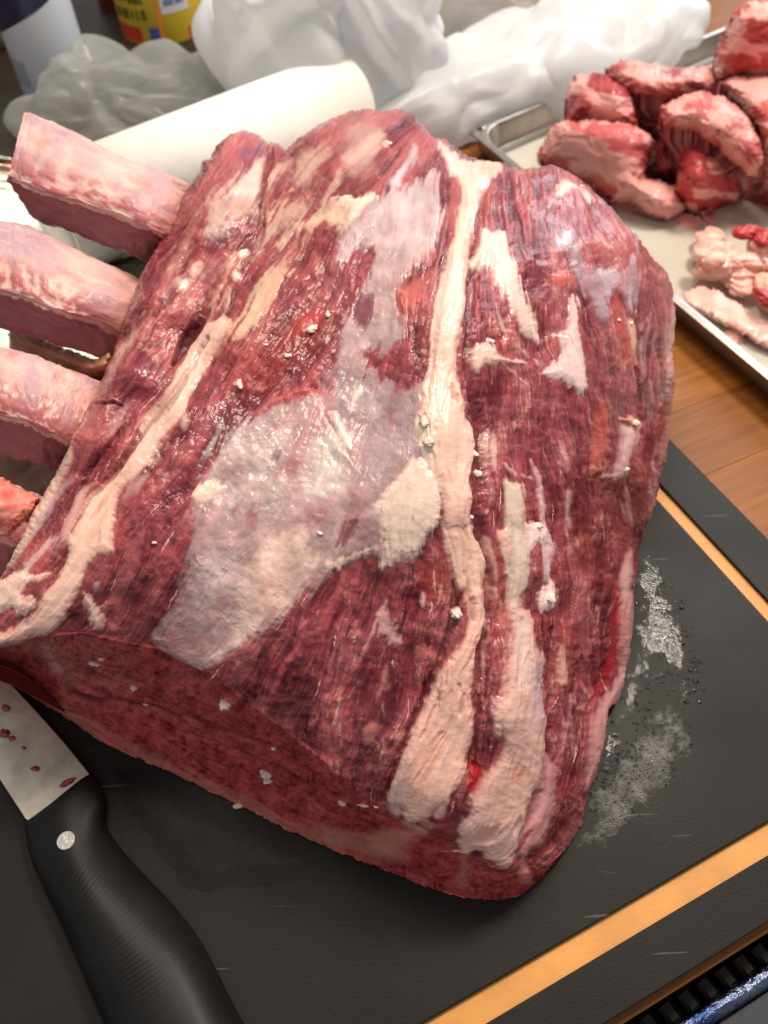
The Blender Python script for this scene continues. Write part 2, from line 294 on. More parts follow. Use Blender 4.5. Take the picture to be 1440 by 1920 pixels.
 (SILV,'B',[(790,120),(900,210),(1010,320),(1000,400),(900,260),(800,175)],None,srgb(206,184,206),.8,.8,3,5,.2),  # silver edge, its bluish sheen put into the colour
 (PATCH,'B',[(618,145),(640,95),(700,88),(722,110),(800,160),(845,195),(800,192),(740,150),(680,145),(640,168)],None,srgb(236,190,176),1,1.6,4,2,.6),
 (PATCH,'B',[(820,350),(835,345),(870,395),(860,405),(825,375)],None,srgb(240,196,178),1,1.2,2,1.5,.3),
 (PATCH,'B',[(600,180),(615,175),(612,215),(590,215)],None,PINKFAT,.9,1,2,2,.3),
 (0,'B',[(600,540),(640,505),(690,515),(700,560),(650,575),(610,565)],None,ORANGE,.75,.9,5,3,.6),
 (0,'B',[(880,600),(910,590),(940,640),(960,720),(990,880),(960,910),(920,900),(900,800),(880,700)],None,srgb(168,62,56),.7,-.6,4,3,.3),
 (0,'B',[(860,1050),(900,1180),(860,1290),(840,1300),(820,1390),(770,1390),(800,1260),(830,1100)],None,srgb(214,96,84),.6,.8,7,6,.7),
 (0,'B',[(775,1375),(815,1370),(840,1400),(800,1430),(775,1410)],None,srgb(226,120,100),.9,1.6,3,3,.6),
 (PATCH,'B',[(910,1190),(960,1190),(1005,1200),(1002,1290),(965,1370),(930,1445),(880,1450),(840,1432),(808,1440),(880,1400),(900,1300)],None,srgb(226,178,176),.93,1.6,4,3,.4),
 (PATCH,'B',[(930,1160),(960,1140),(1000,1165),(1030,1190),(1020,1215),(980,1215),(950,1190),(905,1170)],None,srgb(238,164,142),1,2.0,4,2,1.0),
 (0,'B',[(940,740),(970,715),(985,760),(990,850),(975,860),(960,790)],None,srgb(238,180,158),.9,1.2,3,2,.4),
 (SIDE,'B',[(330,1205),(345,1250),(375,1300),(370,1370),(340,1410),(305,1340)],None,srgb(226,186,172),.9,1.4,5,3,.5),
 (0,'B',[(370,1360),(450,1410),(520,1430)],10,PINKFAT,.9,1.2,3,2,.3),
 (SIDE,'B',[(380,1420),(430,1465),(490,1440),(485,1560),(492,1700),(510,1960),(385,1960),(380,1760),(388,1600),(400,1500)],None,srgb(222,196,178),.97,1.6,4,2.5,.5),
 (STREAK,'B',[(510,1330),(545,1380),(575,1450),(580,1540),(575,1620),(590,1700),(560,1700),(545,1600),(545,1500),(520,1400)],None,srgb(232,190,184),.9,1.3,4,2,.4),
 (PATCH,'B',[(485,1640),(540,1622),(580,1650),(610,1725),(590,1740),(550,1732),(480,1760),(500,1700)],None,srgb(242,212,202),1,2.2,5,2,.9),
 (STREAK,'B',[(570,1720),(600,1730),(610,1810),(600,1940),(580,1940),(585,1850)],None,srgb(228,194,192),.85,1.0,6,3,.3),
 (0,'B',[(645,1260),(670,1290),(690,1390),(680,1400),(660,1330)],None,srgb(222,170,168),.75,.6,4,3,.3),
 (0,'B',[(685,1490),(700,1500),(690,1640),(675,1720),(665,1640)],None,srgb(222,176,170),.8,.8,4,3,.3),
 (0,'B',[(825,1550),(838,1600),(815,1680),(770,1730)],9,srgb(216,160,160),.7,.6,3,2,.2),
 (0,'B',[(950,1460),(930,1500),(925,1580),(955,1660),(990,1640),(975,1560)],None,srgb(216,140,140),.75,1.0,5,5,.5),
 (STREAK,'B',[(300,1700),(340,1700),(375,1800),(385,1930),(340,1930),(320,1800)],None,srgb(226,160,146),.75,1.0,4,4,.3),
 (SEAM,'B',[(230,1640),(270,1640),(262,1690),(290,1750),(300,1930),(225,1930),(205,1750),(205,1680)],None,srgb(244,196,172),.97,2.0,3,2.5,.6),
 (0,'B',[(313,1570),(335,1575),(330,1600),(308,1600)],None,PINKFAT,1,1.6,2,1.5,.5),
 (SIDE,'D',[(760,-30),(910,-30),(930,120),(920,200),(900,340),(940,350),(960,420),(980,500),(1000,560),(985,650),(1000,780),(1020,830),(1010,930),(1000,1040),(980,1120),(940,1200),(930,1280),(910,1380),(860,1505),(800,1492),(725,1475),(740,1440),(700,1420),(660,1445),(620,1425),(605,1340),(640,1280),(670,1270),(660,1200),(690,1150),(730,1070),(790,1040),(830,960),(790,880),(780,760),(820,700),(820,620),(850,540),(860,430),(850,330),(820,200),(800,100)],None,srgb(228,182,168),.97,2.4,4,2.5,.9),
 (SIDE,'D',[(840,-30),(910,-30),(930,120),(915,300),(860,320),(850,200),(830,100)],None,srgb(222,204,188),.8,.2,5,8,.2),
 (SIDE,'D',[(870,380),(930,370),(960,480),(960,620),(930,700),(860,680),(850,560)],None,srgb(232,204,196),.7,.3,6,12,.4),
 (SIDE,'D',[(945,560),(990,560),(990,700),(1005,800),(985,900),(960,820),(950,700)],None,srgb(176,150,176),.6,-.2,5,9,.2),
 (SIDE,'D',[(840,1060),(890,1040),(920,1080),(900,1130),(850,1120)],None,srgb(224,140,122),.7,.6,4,7,.6),
 (SIDE,'D',[(680,1330),(740,1290),(800,1320),(790,1360),(730,1400),(690,1380)],None,srgb(240,172,152),.85,.8,5,4,1.2),
 (SIDE,'D',[(870,1290),(910,1280),(900,1340),(870,1340)],None,srgb(196,150,140),.6,0,4,6,.3),
 (SIDE,'D',[(690,1150),(740,1080),(770,1110),(740,1200),(700,1230),(670,1200)],None,srgb(238,166,152),.85,1.0,3,4,.6),
 (0,'D',[(680,1015),(745,1050),(735,1110),(690,1190),(655,1150),(660,1060)],None,srgb(182,34,40),.9,-.8,3,3,.3),
 (STREAK,'D',[(1010,980),(1075,1060),(1055,1180),(1035,1300),(990,1400),(940,1420),(905,1500),(895,1420),(940,1300),(965,1200),(1000,1090)],None,srgb(220,158,156),.85,1.2,5,4,.5),
 (0,'D',[(950,1180),(1000,1150),(985,1220),(940,1300),(890,1420),(865,1500),(900,1360)],None,srgb(140,70,74),.65,-1.5,3,4,0),
 (PATCH,'D',[(1068,495),(1088,500),(1110,580),(1133,690),(1100,698),(1068,690),(1062,620)],None,srgb(234,176,162),.95,1.6,3,2,.4),
 (PATCH,'D',[(1040,190),(1066,230),(1072,290),(1035,362),(968,335),(975,270),(1010,250)],None,srgb(240,210,202),1,2.4,4,2,.7),
 (STREAK,'D',[(1010,20),(1045,30),(1050,100),(1035,200),(1015,200),(1020,110)],None,srgb(224,194,196),.8,.8,6,4,.3),
 (0,'D',[(1080,770),(1105,880),(1095,950),(1065,1030)],15,srgb(222,160,158),.85,1.0,3,3,.3),
 (0,'D',[(750,340),(762,440),(745,560),(728,700),(740,820)],11,srgb(222,168,158),.75,.8,3,2,.3),
 (0,'D',[(1130,740),(1120,850),(1140,980)],9,srgb(216,150,150),.6,.6,4,2,.3),
 (0,'D',[(1170,550),(1250,560),(1300,640),(1240,760),(1180,700),(1140,620)],None,srgb(110,30,44),.65,-1.6,8,8,.2),
 (0,'D',[(720,200),(790,180),(815,300),(835,420),(800,480),(770,330)],None,srgb(206,120,110),.5,.3,8,5,.4),
 (0,'D',[(770,240),(800,240),(815,320),(800,330),(770,300)],None,srgb(232,180,166),.8,.8,4,3,.4),
 (FRONT,'D',[(1385,40),(1412,100),(1412,600),(1360,715),(1300,800),(1290,960),(1235,1090),(1190,1190),(1198,1000),(1200,820),(1250,770),(1340,650),(1350,500),(1350,200)],None,srgb(222,158,152),.95,1.6,3,3,.5),
 (0,'D',[(1340,160),(1352,400),(1340,620),(1240,760),(1200,810),(1230,700),(1310,560),(1325,300)],None,srgb(170,26,34),.75,-1,3,3,.2),
 # bits on the lower centre muscle
 (0,'D',[(300,310),(270,370),(240,450),(200,520),(165,620),(160,660)],13,srgb(226,172,166),.85,.9,5,3,.3),
 (0,'D',[(225,345),(300,340),(340,410),(330,450),(380,500),(360,510),(290,460),(240,480),(260,400)],None,srgb(222,170,166),.8,.8,6,3,.4),
 (0,'D',[(90,450),(100,520),(80,600)],12,srgb(214,156,150),.6,.5,5,3,.3),
 (0,'D',[(90,730),(70,820),(60,860)],9,srgb(236,196,176),.8,.6,2,2,.3),
 (0,'D',[(300,600),(280,700),(200,790),(180,860)],10,srgb(222,150,140),.6,.9,5,3,.3),
 (0,'D',[(200,860),(270,850),(240,920),(190,950)],None,srgb(222,142,126),.6,.9,5,3,.4),
 (0,'D',[(430,500),(500,520),(535,560),(500,600),(440,560)],None,srgb(218,120,108),.6,1.1,5,3,.6),
 (0,'D',[(440,130),(520,110),(590,180),(560,280),(500,330),(440,260)],None,srgb(190,70,62),.4,.4,8,5,.5),
 (PATCH,'D',[(452,270),(478,280),(472,335),(450,330)],None,PINKFAT,.9,1.3,2,2,.5),
 (0,'D',[(540,225),(555,240),(540,330),(525,320)],None,PINKFAT,.8,.9,3,2,.4),
 (PATCH,'P',[(848,1145),(862,1140),(868,1150),(858,1160),(848,1155)],None,WHITEFAT,1,1.8,2,1.2,.5),
 (0,'P',[(440,650),(560,600),(620,640),(520,720),(420,760)],None,srgb(178,56,50),.3,0,10,20,0),
 (0,'P',[(560,582),(600,580),(612,600),(570,625),(540,640)],None,srgb(200,66,58),.6,.6,7,6,.3),
 (PATCH,'P',[(716,266),(728,262),(733,272),(722,280)],None,PINKFAT,1,1.6,1,1.5,.4),
 # right edge
 (FRONT,'B',[(1150,600),(1175,600),(1165,1200),(1100,1440),(1060,1560),(1050,1500),(1100,1300),(1140,1150),(1135,900)],None,srgb(208,140,140),.75,1.0,5,4,.4),
 (0,'B',[(1060,1000),(1085,1200),(1070,1400)],16,srgb(206,150,152),.6,.8,6,3,.3),
 (0,'B',[(1010,760),(1050,690),(1020,840),(1015,1000)],9,srgb(204,160,170),.6,.6,4,2,.2),
 (0,'B',[(985,940),(1010,1040),(1020,1200),(1000,1340)],12,srgb(96,30,44),.6,-1.2,4,4,.2),
 (0,'B',[(1050,1360),(1075,1350),(1065,1500),(1040,1560)],None,srgb(212,180,170),.7,.9,4,3,.4),
 # --- cut face
 (FRONT,'P',[(-100,1215),(0,1245),(60,1292),(180,1358),(300,1424),(420,1480),(560,1540),(700,1572),(770,1600),(740,1620),(640,1608),(500,1562),(300,1462),(100,1366),(-100,1290)],None,srgb(208,138,118),.62,.5,9,7,.5),
 (0,'P',[(590,1390),(640,1370),(640,1440),(600,1440)],None,srgb(176,50,52),.3,.2,8,8,0),
 (0,'P',[(380,1290),(440,1330),(430,1350),(390,1320)],None,srgb(220,120,106),.55,.6,7,6,.4),
 (0,'P',[(860,1610),(880,1600),(885,1640),(870,1670),(850,1660)],None,srgb(214,140,124),.6,.3,6,6,.2),
 (0,'P',[(975,1600),(1000,1640),(990,1660),(970,1650)],None,srgb(236,150,140),.7,.8,4,4,.3),
 (FRONT,'P',[(75,1210),(95,1215),(120,1260),(100,1260)],None,srgb(220,150,138),.6,.5,6,4,.3),
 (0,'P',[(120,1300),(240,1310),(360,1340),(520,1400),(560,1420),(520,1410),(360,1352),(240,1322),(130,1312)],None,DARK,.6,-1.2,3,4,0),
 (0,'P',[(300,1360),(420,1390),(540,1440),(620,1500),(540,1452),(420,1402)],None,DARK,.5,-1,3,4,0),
]

CUTTOP = [(-200,1222),(0,1207),(60,1197),(150,1187),(250,1208),(330,1222),(400,1270),(480,1330),(560,1390),(620,1440),(680,1490),(740,1532),(800,1560),(860,1600),(905,1628),(960,1642),(1010,1630),(1050,1600),(1110,1590),(1110,1760),(-200,1760)]

PARTKEY = {}
def part_key(k, pid, v, pts):
    if pid in (PATCH, STREAK): key = ('x', k)
    else: key = (pid, v if v != 'P' else 'E') if pid != SEAM else (pid, 'L' if v in 'EP' else 'R')
    if key not in part_key.d:
        part_key.d[key] = len(part_key.d)+1
        lab = {(SEAM, 'R'): 'thick cream seam of fat running down the middle', (SEAM, 'L'): 'ragged cream seam of fat beside the rib bones', (SIDE, 'D'): 'glossy lumpy pinkish fat on the lower right'}.get(key)
        PARTKEY[part_key.d[key]] = (pid, lab)
    return part_key.d[key]
part_key.d = {}

def roast_maps():
    X = MX0+np.arange(MW, dtype=np.float32)*KM; Y = MY0+np.arange(MH, dtype=np.float32)*KM
    X, Y = np.meshgrid(X, Y)
    dx, dy = direction_field()
    rng = np.random.RandomState(7)
    n0 = rng.rand(MH, MW).astype(np.float32)
    fine = lic(n0, dx, dy, 10)
    n1 = blur(rng.rand(MH, MW).astype(np.float32), 2)
    mid = lic(n1, dx, dy, 26, 1.3)
    n2 = blur(rng.rand(MH, MW).astype(np.float32), 14)
    big = lic(n2, dx, dy, 30, 2.0)
    n3 = blur(rng.rand(MH//3+1, MW//3+1).astype(np.float32), 7)
    d3x, d3y = dx[::3, ::3], dy[::3, ::3]
    n3 = n3[:d3x.shape[0], :d3x.shape[1]]
    yy3, xx3 = np.meshgrid(np.arange(MH)/3., np.arange(MW)/3., indexing='ij')
    huge = bil(lic(n3, d3x, d3y, 16, 1.5), xx3, yy3)
    crack = blur(np.exp(-(big+.1*mid+.15)**2/.03), 2)
    # fat threads: ridges of an anisotropic noise
    thr = np.exp(-(mid+.25*fine)**2/.035)
    thr2 = np.exp(-(big+.12*fine-.3)**2/.022)
    wx = 6*fbm(X, Y, 34, 3, 31); wy = 6*fbm(X, Y, 34, 3, 57)
    rag = .55*fbm(X, Y, 11, 2, 71)*1.6+.45*np.clip(mid, -2, 2)*.7+.04*fine
    low = fbm(X, Y, 150, 3, 3); low2 = fbm(X, Y, 60, 3, 13)
    # muscle base
    cut = sstep(4, -4, sdf(CUTTOP, X+wx, Y+wy))
    a = srgb(94, 26, 38); b = srgb(176, 80, 86); purp = srgb(122, 48, 60)
    blot = fbm(X, Y, 24, 4, 301)
    sm = .35+.65*sstep(-.18, .22, fbm(X, Y, 85, 3, 401))
    t = np.clip(.46+.15*fine+sm*(.22*mid+.14*big)+.12*huge+.42*low2+.28*blot, 0, 1)[..., None]
    col = a*(1-t)+b*t
    pz = sstep(-.1, .5, low+.25*(X-700)/600)[..., None]*.38
    col = col*(1-pz)+purp*pz*(.7+.5*t)
    brt = sstep(.15, .6, fbm(X, Y, 90, 3, 23))[..., None]*.32
    col = col*(1-brt)+srgb(172, 64, 62)*brt*(.7+.5*t)
    fm = sstep(.35, 1.3, huge+.5*blot)[..., None]*.30
    col = col*(1-fm)+srgb(184, 108, 108)*fm
    fd = sstep(.7, 1.8, -huge+.3*low2)[..., None]*.3
    col = col*(1-fd)+srgb(96, 18, 26)*fd
    # marbled cut face
    c2 = fbm(X, Y, 26, 4, 41); c3 = fbm(X*1.2, Y*1.6, 12, 3, 43)
    ct = np.clip(.5+.7*c2+.25*fine*.4+.5*c3, 0, 1)[..., None]
    ct = np.clip(ct+.09*np.clip(mid, -2, 2)[..., None]+.08*np.clip(big, -2, 2)[..., None], 0, 1)
    cc = srgb(120, 26, 36)*(1-ct)+srgb(212, 92, 92)*ct
    web = np.exp(-(fbm(X, Y, 30, 4, 87)/.035)**2)*sstep(-.1, .35, low2+.1)+.6*np.exp(-(c3/.05)**2)*sstep(0, .4, c2)
    cc = cc*(1-.5*np.clip(web, 0, 1)[..., None])+srgb(214, 118, 106)*(.5*np.clip(web, 0, 1)[..., None])
    col = col*(1-cut[..., None])+cc*cut[..., None]
    # density of fat threads over muscle
    right = sstep(850, 900, X)
    dens = (.34+.55*right+.55*sstep(560, 640, X)*sstep(1050, 1120, Y))*sstep(-.35, .2, low2+.1*low)
    leftup = sstep(640, 540, X)*sstep(760, 640, Y)
    dens = np.clip(dens+.5*leftup, 0, 1)*(1-cut)
    m = np.clip(thr*dens*.62*sstep(-.5, .4, huge+blot)+thr2*dens*.8*sstep(-.1, .35, blot+.3*huge), 0, 1)
    thin = np.exp(-(fbm(X, Y, 30, 3, 91)/.05)**2)*.55*(1-cut)*sstep(-.2, .3, low)
    wv = 9*fbm(X, Y, 40, 2, 331)
    curl = np.exp(-((bil(big, (X-MX0)/KM+wv*.5, (Y-MY0)/KM+wv)*.8+.25*mid+.5)/.13)**2)*sstep(.1, .5, dens)*sstep(-.2, .25, fbm(X, Y, 55, 2, 317))
    m = np.clip(m+thin*.45+curl*.62, 0, .9)*(.55+.45*sm)
    col = col*(1-m[..., None])+srgb(226, 158, 146)*m[..., None]
    hgt = .04*fine+sm*(.09*mid+.26*big+.30*huge)+.35*m+1.5*low2+.8*blot
    hgt = hgt*(1-cut)+cut*(.8*c2+.3*c3+.05*fine+.25*web)
    rough = np.full(X.shape, .34, np.float32)+.06*low2
    ids = np.zeros(X.shape, np.uint8)
    ids[cut > .5] = 127
    # broad valleys and ridges in the left band
    lump1 = fbm(X, Y, 20, 3, 101); lump2 = fbm(X, Y, 9, 2, 103)
    fil = (np.exp(-(fbm(X, Y, 46, 3, 111)/.02)**2)+.8*np.exp(-((big*.5+fbm(X+90, Y, 30, 3, 117)*1.5)/.07)**2))*sstep(-.1, .3, fbm(X, Y, 60, 2, 119))
    striate = np.clip(mid, -2, 2)
    for k, (pid, v, pts, w, c, op, h, rg, so, lump) in enumerate(LAYERS):
        pts = V(v, pts)
        xs = [p[0] for p in pts]; ys = [p[1] for p in pts]; mg = 26+(w or 0)
        i0 = max(0, int((min(xs)-mg-MX0)/KM)); i1 = min(MW, int((max(xs)+mg-MX0)/KM)+1)
        j0 = max(0, int((min(ys)-mg-MY0)/KM)); j1 = min(MH, int((max(ys)+mg-MY0)/KM)+1)
        S = np.s_[j0:j1, i0:i1]
        xx = X[S]+wx[S]*.8; yy = Y[S]+wy[S]*.8
        d = sdf(chaikin(pts), xx, yy) if w is None else line_d(pts, w/VIEWS[v][2]*1.25, xx, yy)
        d = d+rag[S]*rg*.8+np.clip(big[S], -2, 2)*rg*.55+np.clip(mid[S], -2, 2)*rg*.25
        so2 = so+1.2
        al = sstep(so2, -so2, d)*(.62+.38*sstep(0, -9-so, d))
        al_h = sstep(2.0+so*.4, -2.0-so*.8, d)
        # inner colour variation
        var = (1.07 if pid in (1, 2, 4, 5) else 1.0)+.12*low2[S]+.05*striate[S]*(1 if lump < .8 else .5)+.04*lump2[S]*lump
        cl = c*var[..., None]
        if pid in (3,):
            f = np.clip(fil[S], 0, 1)*.30
            mx = np.clip(.15+1.8*fbm(X[S], Y[S], 70, 4, 177)+.25*np.clip(huge[S], -2, 2)+.10*striate[S], 0, 1)*.80
            tone = np.clip(.5+1.6*fbm(X[S], Y[S], 48, 4, 133), 0, 1)[..., None]
            cl = cl*(.80+.30*tone)
            cl = cl*(1-mx[..., None])+col[S]*mx[..., None]*.7+cl*.3*mx[..., None]
            cl = cl*(1-f[..., None])+srgb(238, 222, 214)*f[..., None]
        elif pid > 0 or h > .9:
            ck = (crack[S]*sstep(0, .5, huge[S]))[..., None]*.35
            cl = cl*(1-ck)+srgb(206, 130, 112)*ck
            gy_ = sstep(.1, .7, -huge[S]*.5+blot[S])[..., None]*.25
            cl = cl*(1-gy_)+srgb(222, 196, 190)*gy_
            ed = sstep(-7, 0, d)[..., None]*.22       # thin pinker margin
            cl = cl*(1-ed)+srgb(214, 140, 132)*ed
            pk = sstep(.1, .6, lump1[S])[..., None]*.22
            cl = cl*(1-pk)+srgb(226, 150, 138)*pk
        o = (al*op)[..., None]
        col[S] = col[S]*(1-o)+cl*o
        if h >= 0:
            keep = 1-(.9 if pid > 0 else .55)*al*min(1.0, op)
            dome = sstep(0, -16, d)
            body = .85*h*(.4+.6*dome)+lump*(.7 if pid == PATCH else 1)*(.42*lump1[S]*(.5+.5*dome)+.5*low2[S]+.05*lump2[S]+.16*np.clip(huge[S], -2, 2))
            if pid == 3: body = body-lump*.16*lump2[S]+.05*striate[S]+.16*np.clip(fil[S], 0, 1)+.7*low2[S]+.25*lump1[S]+.12*np.clip(huge[S], -2, 2)
            else: body = body+.05*striate[S]+.10*np.clip(big[S], -2, 2)+.10*np.clip(huge[S], -2, 2)-.5*crack[S]*sstep(0, .5, huge[S])*min(1, h)
            hgt[S] = hgt[S]*keep+al_h*body
        else:
            hgt[S] = hgt[S]+al_h*h
        if pid == 3: rough[S] = rough[S]*(1-al)+al*.27
        elif pid > 0: rough[S] = rough[S]*(1-al)+al*.38
        if pid > 0: ids[S][al*op > .45] = part_key(k, pid, v, pts)
        elif abs(h) > .3 and al.size: ids[S][(al*op > .6) & (ids[S] > 0) & (ids[S] != 127)] = 0 if c[1] < .12 else ids[S][(al*op > .6) & (ids[S] > 0) & (ids[S] != 127)]
    return dict(col=np.clip(col, 0, 1).astype(np.float32), h=hgt.astype(np.float32), rough=rough, ids=ids, fine=fine, X=X, Y=Y)
# ---------------------------------------------------------------- helpers
def tag(o, label=None, cat=None, group=None, kind=None):
    if label: o['label'] = label
    if cat: o['category'] = cat
    if group: o['group'] = group
    if kind: o['kind'] = kind
    return o
def empty(name, loc, label, cat, group=None):
    o = bpy.data.objects.new(name, None); COL.objects.link(o); o.location = loc; o.empty_display_size = .02
    bpy.context.view_layer.update()
    return tag(o, label, cat, group)
def link(name, me, mat, parent=None):
    o = bpy.data.objects.new(name, me); COL.objects.link(o)
    if mat and not me.materials: me.materials.append(mat)
    if parent:
        o.parent = parent; o.matrix_parent_inverse = Matrix.Translation(-Vector(parent.location)) if parent.type == 'EMPTY' else parent.matrix_parent_inverse.copy()
        if parent.type != 'EMPTY': o.matrix_parent_inverse = Matrix.Identity(4)
    return o
def mesh_np(name, V_, F_, smooth=True):
    me = bpy.data.meshes.new(name)
    V_ = np.asarray(V_, np.float32); F_ = np.asarray(F_, np.int32)
    k = F_.shape[1]
    me.vertices.add(len(V_)); me.vertices.foreach_set('co', V_.ravel())
    me.loops.add(F_.size); me.loops.foreach_set('vertex_index', F_.ravel())
    me.polygons.add(len(F_)); me.polygons.foreach_set('loop_start', np.arange(0, F_.size, k, dtype=np.int32))
    me.polygons.foreach_set('loop_total', np.full(len(F_), k, np.int32))
    me.polygons.foreach_set('use_smooth', np.full(len(F_), smooth))
    me.update(calc_edges=True)
    return me
def set_attr(me, col, rough):
    a = me.attributes.new('Col', 'FLOAT_COLOR', 'POINT')
    c = np.ones((len(col), 4), np.float32); c[:, :3] = col; a.data.foreach_set('color', c.ravel())
    b = me.attributes.new('Rgh', 'FLOAT', 'POINT'); b.data.foreach_set('value', np.ascontiguousarray(rough, np.float32))

def mat_new(name):
    m = bpy.data.materials.new(name); m.use_nodes = True
    nt = m.node_tree; return m, nt, nt.nodes['Principled BSDF']
def N(nt, t, **kw):
    n = nt.nodes.new(t)
    for k, v in kw.items(): setattr(n, k, v)
    return n
def simple(name, col, rough=.5, metal=0, noise=0, nscale=40, bump=0, bscale=200, coat=0, alpha=1, col2=None, trans=0, spec=.5, stretch=None):
    m, nt, b = mat_new(name)
    b.inputs['Base Color'].default_value = (*col, 1); b.inputs['Roughness'].default_value = rough
    b.inputs['Metallic'].default_value = metal; b.inputs['Coat Weight'].default_value = coat; b.inputs['Coat Roughness'].default_value = .15
    b.inputs['Alpha'].default_value = alpha; b.inputs['Specular IOR Level'].default_value = spec
    tc = N(nt, 'ShaderNodeTexCoord'); src = tc.outputs['Object']
    if stretch:
        mp = N(nt, 'ShaderNodeMapping'); mp.inputs['Scale'].default_value = stretch; nt.links.new(src, mp.inputs[0]); src = mp.outputs[0]
    if noise or col2 is not None:
        n = N(nt, 'ShaderNodeTexNoise'); n.inputs['Scale'].default_value = nscale; n.inputs['Detail'].default_value = 5; n.inputs['Roughness'].default_value = .6
        nt.links.new(src, n.inputs['Vector'])
        r = N(nt, 'ShaderNodeValToRGB'); c2 = col2 if col2 is not None else np.array(col)*(1-noise)
        r.color_ramp.elements[0].position = .35; r.color_ramp.elements[1].position = .65
        r.color_ramp.elements[0].color = (*c2, 1); r.color_ramp.elements[1].color = (*col, 1)
        nt.links.new(n.outputs['Fac'], r.inputs[0]); nt.links.new(r.outputs[0], b.inputs['Base Color'])
    if bump:
        n = N(nt, 'ShaderNodeTexNoise'); n.inputs['Scale'].default_value = bscale; n.inputs['Detail'].default_value = 4
        nt.links.new(src, n.inputs['Vector'])
        bp = N(nt, 'ShaderNodeBump'); bp.inputs['Distance'].default_value = bump; bp.inputs['Strength'].default_value = 1
        nt.links.new(n.outputs['Fac'], bp.inputs['Height']); nt.links.new(bp.outputs[0], b.inputs['Normal'])
    return m

def flesh(name, coat, rmul=1.0, bump=.00035):
    m, nt, b = mat_new(name)
    a = N(nt, 'ShaderNodeAttribute', attribute_name='Col'); r = N(nt, 'ShaderNodeAttribute', attribute_name='Rgh')
    tc = N(nt, 'ShaderNodeTexCoord')
    n = N(nt, 'ShaderNodeTexNoise'); n.inputs['Scale'].default_value = 650; n.inputs['Detail'].default_value = 3
    n2 = N(nt, 'ShaderNodeTexNoise'); n2.inputs['Scale'].default_value = 45; n2.inputs['Detail'].default_value = 2
    for q in (n, n2): nt.links.new(tc.outputs['Object'], q.inputs['Vector'])
    mx = N(nt, 'ShaderNodeMath', operation='MULTIPLY'); mx.inputs[1].default_value = rmul
    nt.links.new(r.outputs['Fac'], mx.inputs[0]); nt.links.new(mx.outputs[0], b.inputs['Roughness'])
    nt.links.new(a.outputs['Color'], b.inputs['Base Color'])
    cr = N(nt, 'ShaderNodeMapRange'); cr.inputs['From Min'].default_value = .42; cr.inputs['From Max'].default_value = .62
    cr.inputs['To Min'].default_value = coat*.25; cr.inputs['To Max'].default_value = coat
    nt.links.new(n2.outputs['Fac'], cr.inputs['Value']); nt.links.new(cr.outputs[0], b.inputs['Coat Weight'])
    b.inputs['Coat Roughness'].default_value = .11
    n3 = N(nt, 'ShaderNodeTexNoise'); n3.inputs['Scale'].default_value = 330; n3.inputs['Detail'].default_value = 2; nt.links.new(tc.outputs['Object'], n3.inputs['Vector'])
    bc = N(nt, 'ShaderNodeBump'); bc.inputs['Distance'].default_value = bump*3.2; bc.inputs['Strength'].default_value = .9
    nt.links.new(n3.outputs['Fac'], bc.inputs['Height']); nt.links.new(bc.outputs[0], b.inputs['Coat Normal'])
    bp = N(nt, 'ShaderNodeBump'); bp.inputs['Distance'].default_value = bump; bp.inputs['Strength'].default_value = .8
    nt.links.new(n.outputs['Fac'], bp.inputs['Height']); nt.links.new(bp.outputs[0], b.inputs['Normal'])
    b.inputs['Specular IOR Level'].default_value = .2
    return m
M_MUSCLE = flesh('wet_muscle', .6, 1.2, .00012); M_FAT = flesh('beef_fat', .65, 1.0, .00007); M_SILVER = flesh('silverskin', .6, 1.1, .00007); M_BONE = flesh('rib_bone', .3, 1.1, .00004)

def rbf(ctrl, gx, gy, sm=2e-4):
    """thin-plate interpolation of (x, y, v) control points on arrays gx, gy"""
    c = np.array(ctrl, float); x = c[:, 0]/1000; y = c[:, 1]/1000; n = len(c)
    def ph(r2): return .5*r2*np.log(r2+1e-9)
    A = np.zeros((n+3, n+3)); A[:n, :n] = ph((x[:, None]-x)**2+(y[:, None]-y)**2)+np.eye(n)*sm
    A[:n, n] = 1; A[:n, n+1] = x; A[:n, n+2] = y; A[n:, :n] = A[:n, n:].T
    w = np.linalg.solve(A, np.concatenate([c[:, 2], [0, 0, 0]]))
    X = gx/1000; Y = gy/1000; o = w[n]+w[n+1]*X+w[n+2]*Y
    for i in range(n): o = o+w[i]*ph((X-x[i])**2+(Y-y[i])**2)
    return o

